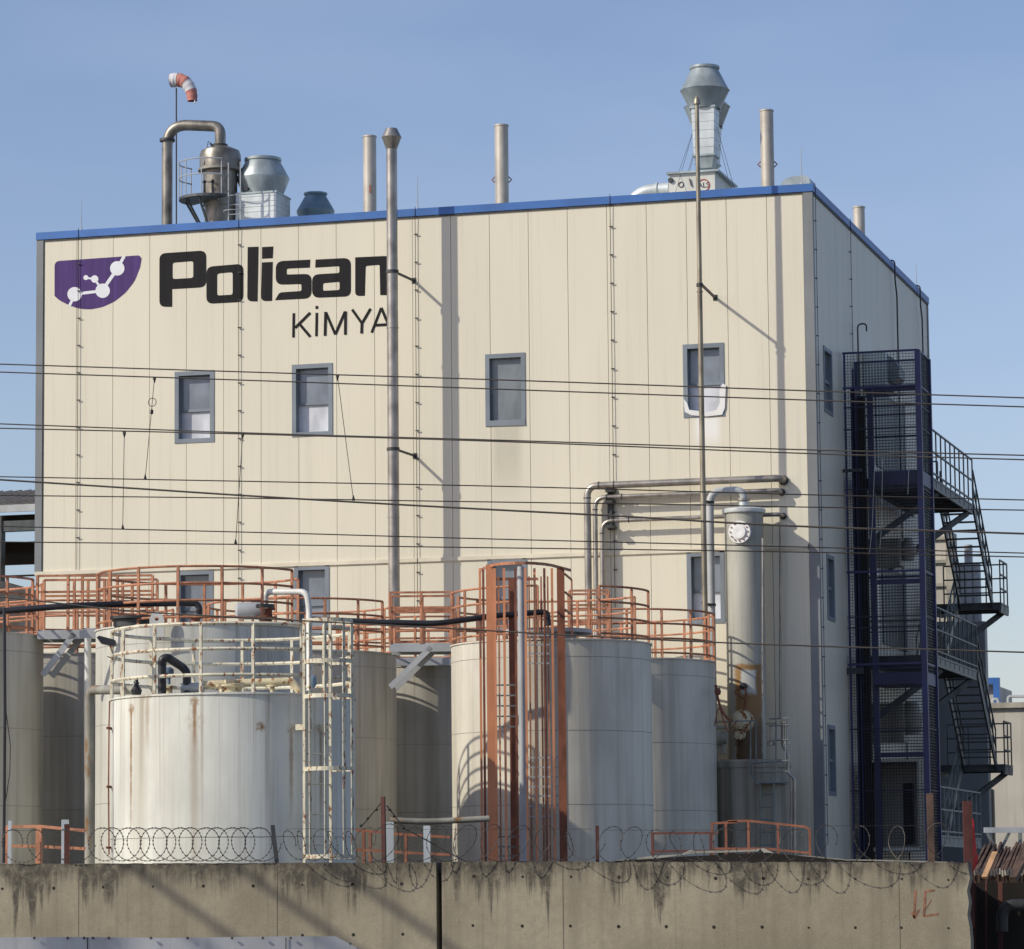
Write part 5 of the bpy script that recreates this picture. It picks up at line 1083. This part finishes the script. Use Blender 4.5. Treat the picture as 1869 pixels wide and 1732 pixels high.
# ------------------------------------------------------------------ canopy building at the left
t = thing('open_canopy', 'dark open steel canopy with a ribbed roof at the left edge', 'canopy', (PY(20,1000,100).x, 100, 0))
a = PY(-120,905,96); b = PY(70,893,96); zr = PY(70,895,104).z; ze = PY(60,922,96).z
x0 = a.x-4; x1 = PY(66,900,100).x+2
mb = MB().add([(x0,96,ze),(x1,96,ze),(x1,104,zr),(x0,104,zr),(x0,96,ze-.08),(x1,96,ze-.08),(x1,104,zr-.08),(x0,104,zr-.08)], [(0,1,2,3),(4,7,6,5),(0,4,5,1),(1,5,6,2),(2,6,7,3),(3,7,4,0)])
for i in range(60):
    x = x0+i*.33
    if x < x1: mb.beam((x,96,ze+.02),(x,104,zr+.02), .05, .05)
obj('roof', mb, M['canopyroof'], t)
def lzc(v): return PY(40, v, 96).z
obj('fascia', MB().box((x0,95.9,lzc(934)),(x1,95.98,lzc(921))), M['greysteel'], t)
obj('beam', MB().box((x0,95.95,lzc(969)),(x1,96.2,lzc(950))), M['stairsteel'], t)
obj('beam', MB().box((x0,96.6,lzc(950)),(x1,97,lzc(935))).box((x0,99,lzc(998)),(x1,100,lzc(969))).box((x0,97,lzc(1023)),(x1,97.3,lzc(1003))).box((x0,97,lzc(1046)),(x1,97.1,lzc(1043))), M['hole'], t)
obj('column', MB().box((PY(-12,1100,96).x,95.9,0),(PY(4,1100,96).x,96.2,lzc(940))), M['darksteel'], t)
mb = MB(); q = PY(60,1080,97)
mb.box((x0,96.5,0),(x1,97,lzc(1078))); obj('low_wall', mb, M['redbrown'], t)
solo('side_shed', MB().slab([PY(u,v,94) for u,v in [(-80,1045),(0,1060),(66,1078),(66,1200),(-80,1200)]], [], (0,.5,0)), M['darksteel'], 'dark sloping shed roof below the open canopy', 'shed')

# ------------------------------------------------------------------ overhead wires
Yr = 30.0
def wire(pts, r, label, mt='cable', grp='overhead railway wires crossing the picture'):
    P = [PY(u, v, Yr) for u, v in pts]; a = P[0] + (P[0]-P[1]).normalized()*6; b = P[-1] + (P[-1]-P[-2]).normalized()*6
    P = [a]+P+[b]; Q = []
    for i in range(len(P)-1):
        p0, p1, p2, p3 = P[max(i-1,0)], P[i], P[i+1], P[min(i+2,len(P)-1)]
        for j in range(6):
            f = j/6; Q.append(.5*((2*p1)+(p2-p0)*f+(2*p0-5*p1+4*p2-p3)*f*f+(3*p1-p0-3*p2+p3)*f**3))
    Q.append(P[-1]); solo('overhead_wire', MB().path(Q, r, 6), M[mt], label, 'wire', grp)
W = [([(0,664.5),(480,679.8),(934,694),(1440,712),(1869,726)], .0064, 'topmost overhead wire, crossing under the lettering'),
     ([(0,679),(480,695),(934,711),(1440,729),(1869,742.5)], .0064, 'second overhead wire from the top'),
     ([(0,773.5),(480,791),(934,804),(1440,820),(1869,831)], .0064, 'third overhead wire, crossing the fourth near the middle'),
     ([(0,781.5),(480,793),(934,806.5),(1440,826.5),(1869,839)], .0064, 'fourth overhead wire, crossing the third near the middle'),
     ([(0,870),(480,879),(934,888),(1440,902),(1869,912.5)], .0058, 'fifth overhead wire, above the thick cable at the left'),
     ([(0,875.5),(240,891),(480,906.5),(820,926),(1130,942),(1440,959.7),(1869,974)], .0095, 'thickest overhead cable, slanting down from left to right'),
     ([(0,904),(480,909.6),(820,915),(1250,921),(1440,925),(1869,931)], .0058, 'thin overhead wire crossed by the thick slanting cable'),
     ([(0,960.5),(480,972),(820,981.6),(1400,996.6),(1869,1009.5)], .0058, 'thin overhead wire holding the lower ends of the left hangers'),
     ([(0,989),(480,994),(820,998.7),(1400,1006.5),(1869,1016.5)], .0058, 'lowest wire of the upper bundle, above the orange railings'),
     ([(0,1089),(240,1115),(480,1129),(800,1146),(1320,1173),(1869,1190.5)], .0076, 'lowest overhead cable, passing in front of the tank tops')]
for p_, r_, lb in W: wire(p_, r_, lb, 'cablegrey' if r_ > .006 else 'cable')
def dropper(a, b, label, loop=False):
    p, q = PY(*a, Yr), PY(*b, Yr); t = thing('dropper_wire', label, 'hanger wire', q, 'hanger wires between overhead lines')
    obj('wire', MB().path([p, q], .0032, 5), M['cable'], t)
    obj('clip', MB().box(p-V((.012,.01,.012)), p+V((.012,.01,.010))).lathe(p, [(.013,-.012),(.004,-.045)], 8), M['cable'], t); obj('clip', MB().lathe(q, [(.015,-.008),(.015,.004),(.004,.042)], 8), M['cable'], t)
    if loop:
        c = PY(278,734,Yr); n = 20; obj('loop', MB().path([c+V((.038*math.cos(2*math.pi*i/n),0,.038*math.sin(2*math.pi*i/n))) for i in range(n)], .0035, 5, closed=True), M['cable'], t)
        obj('weight', MB().lathe(PY(277,752,Yr), [(.008,-.02),(.016,-.012),(.016,.012),(.004,.03)], 8), M['cable'], t)
dropper((282,690),(265,874), 'hanger wire with a small loop of spare wire, leftmost but one', True)
dropper((227,790),(224,965), 'leftmost hanger wire, nearly vertical')
dropper((443,792),(430,992), 'hanger wire slanting in front of the second conductor')
dropper((616,686),(645,912), 'rightmost hanger wire, slanting near the tall silvery flue')

# ------------------------------------------------------------------ railway gantry left of the view; its chords shade the concrete wall
dg_ = V((-.32, 1, 0)).normalized(); ends = []
t = thing('catenary_gantry', 'lattice railway gantry standing outside the left of the view, shading the concrete wall', 'gantry', (-40, 40, 0))
for k, (u, v) in enumerate([(330,1645),(530,1650),(705,1648)]):
    q = PY(u, v, Yw); p = q + sd*((13.5-q.z)/sd.z); a, b = p - dg_*18, p + dg_*.75; ends.append((a, p - dg_*7)); obj('chord', MB().beam(a, b, .095, .095), M['greysteel'], t)
for e in (0, 1):
    c_ = ends[1][e]; obj('mast', MB().beam((c_.x,c_.y,0), (c_.x,c_.y,13.6), .35, .35), M['greysteel'], t); obj('crosshead', MB().beam(ends[0][e], ends[2][e], .2, .2), M['greysteel'], t)
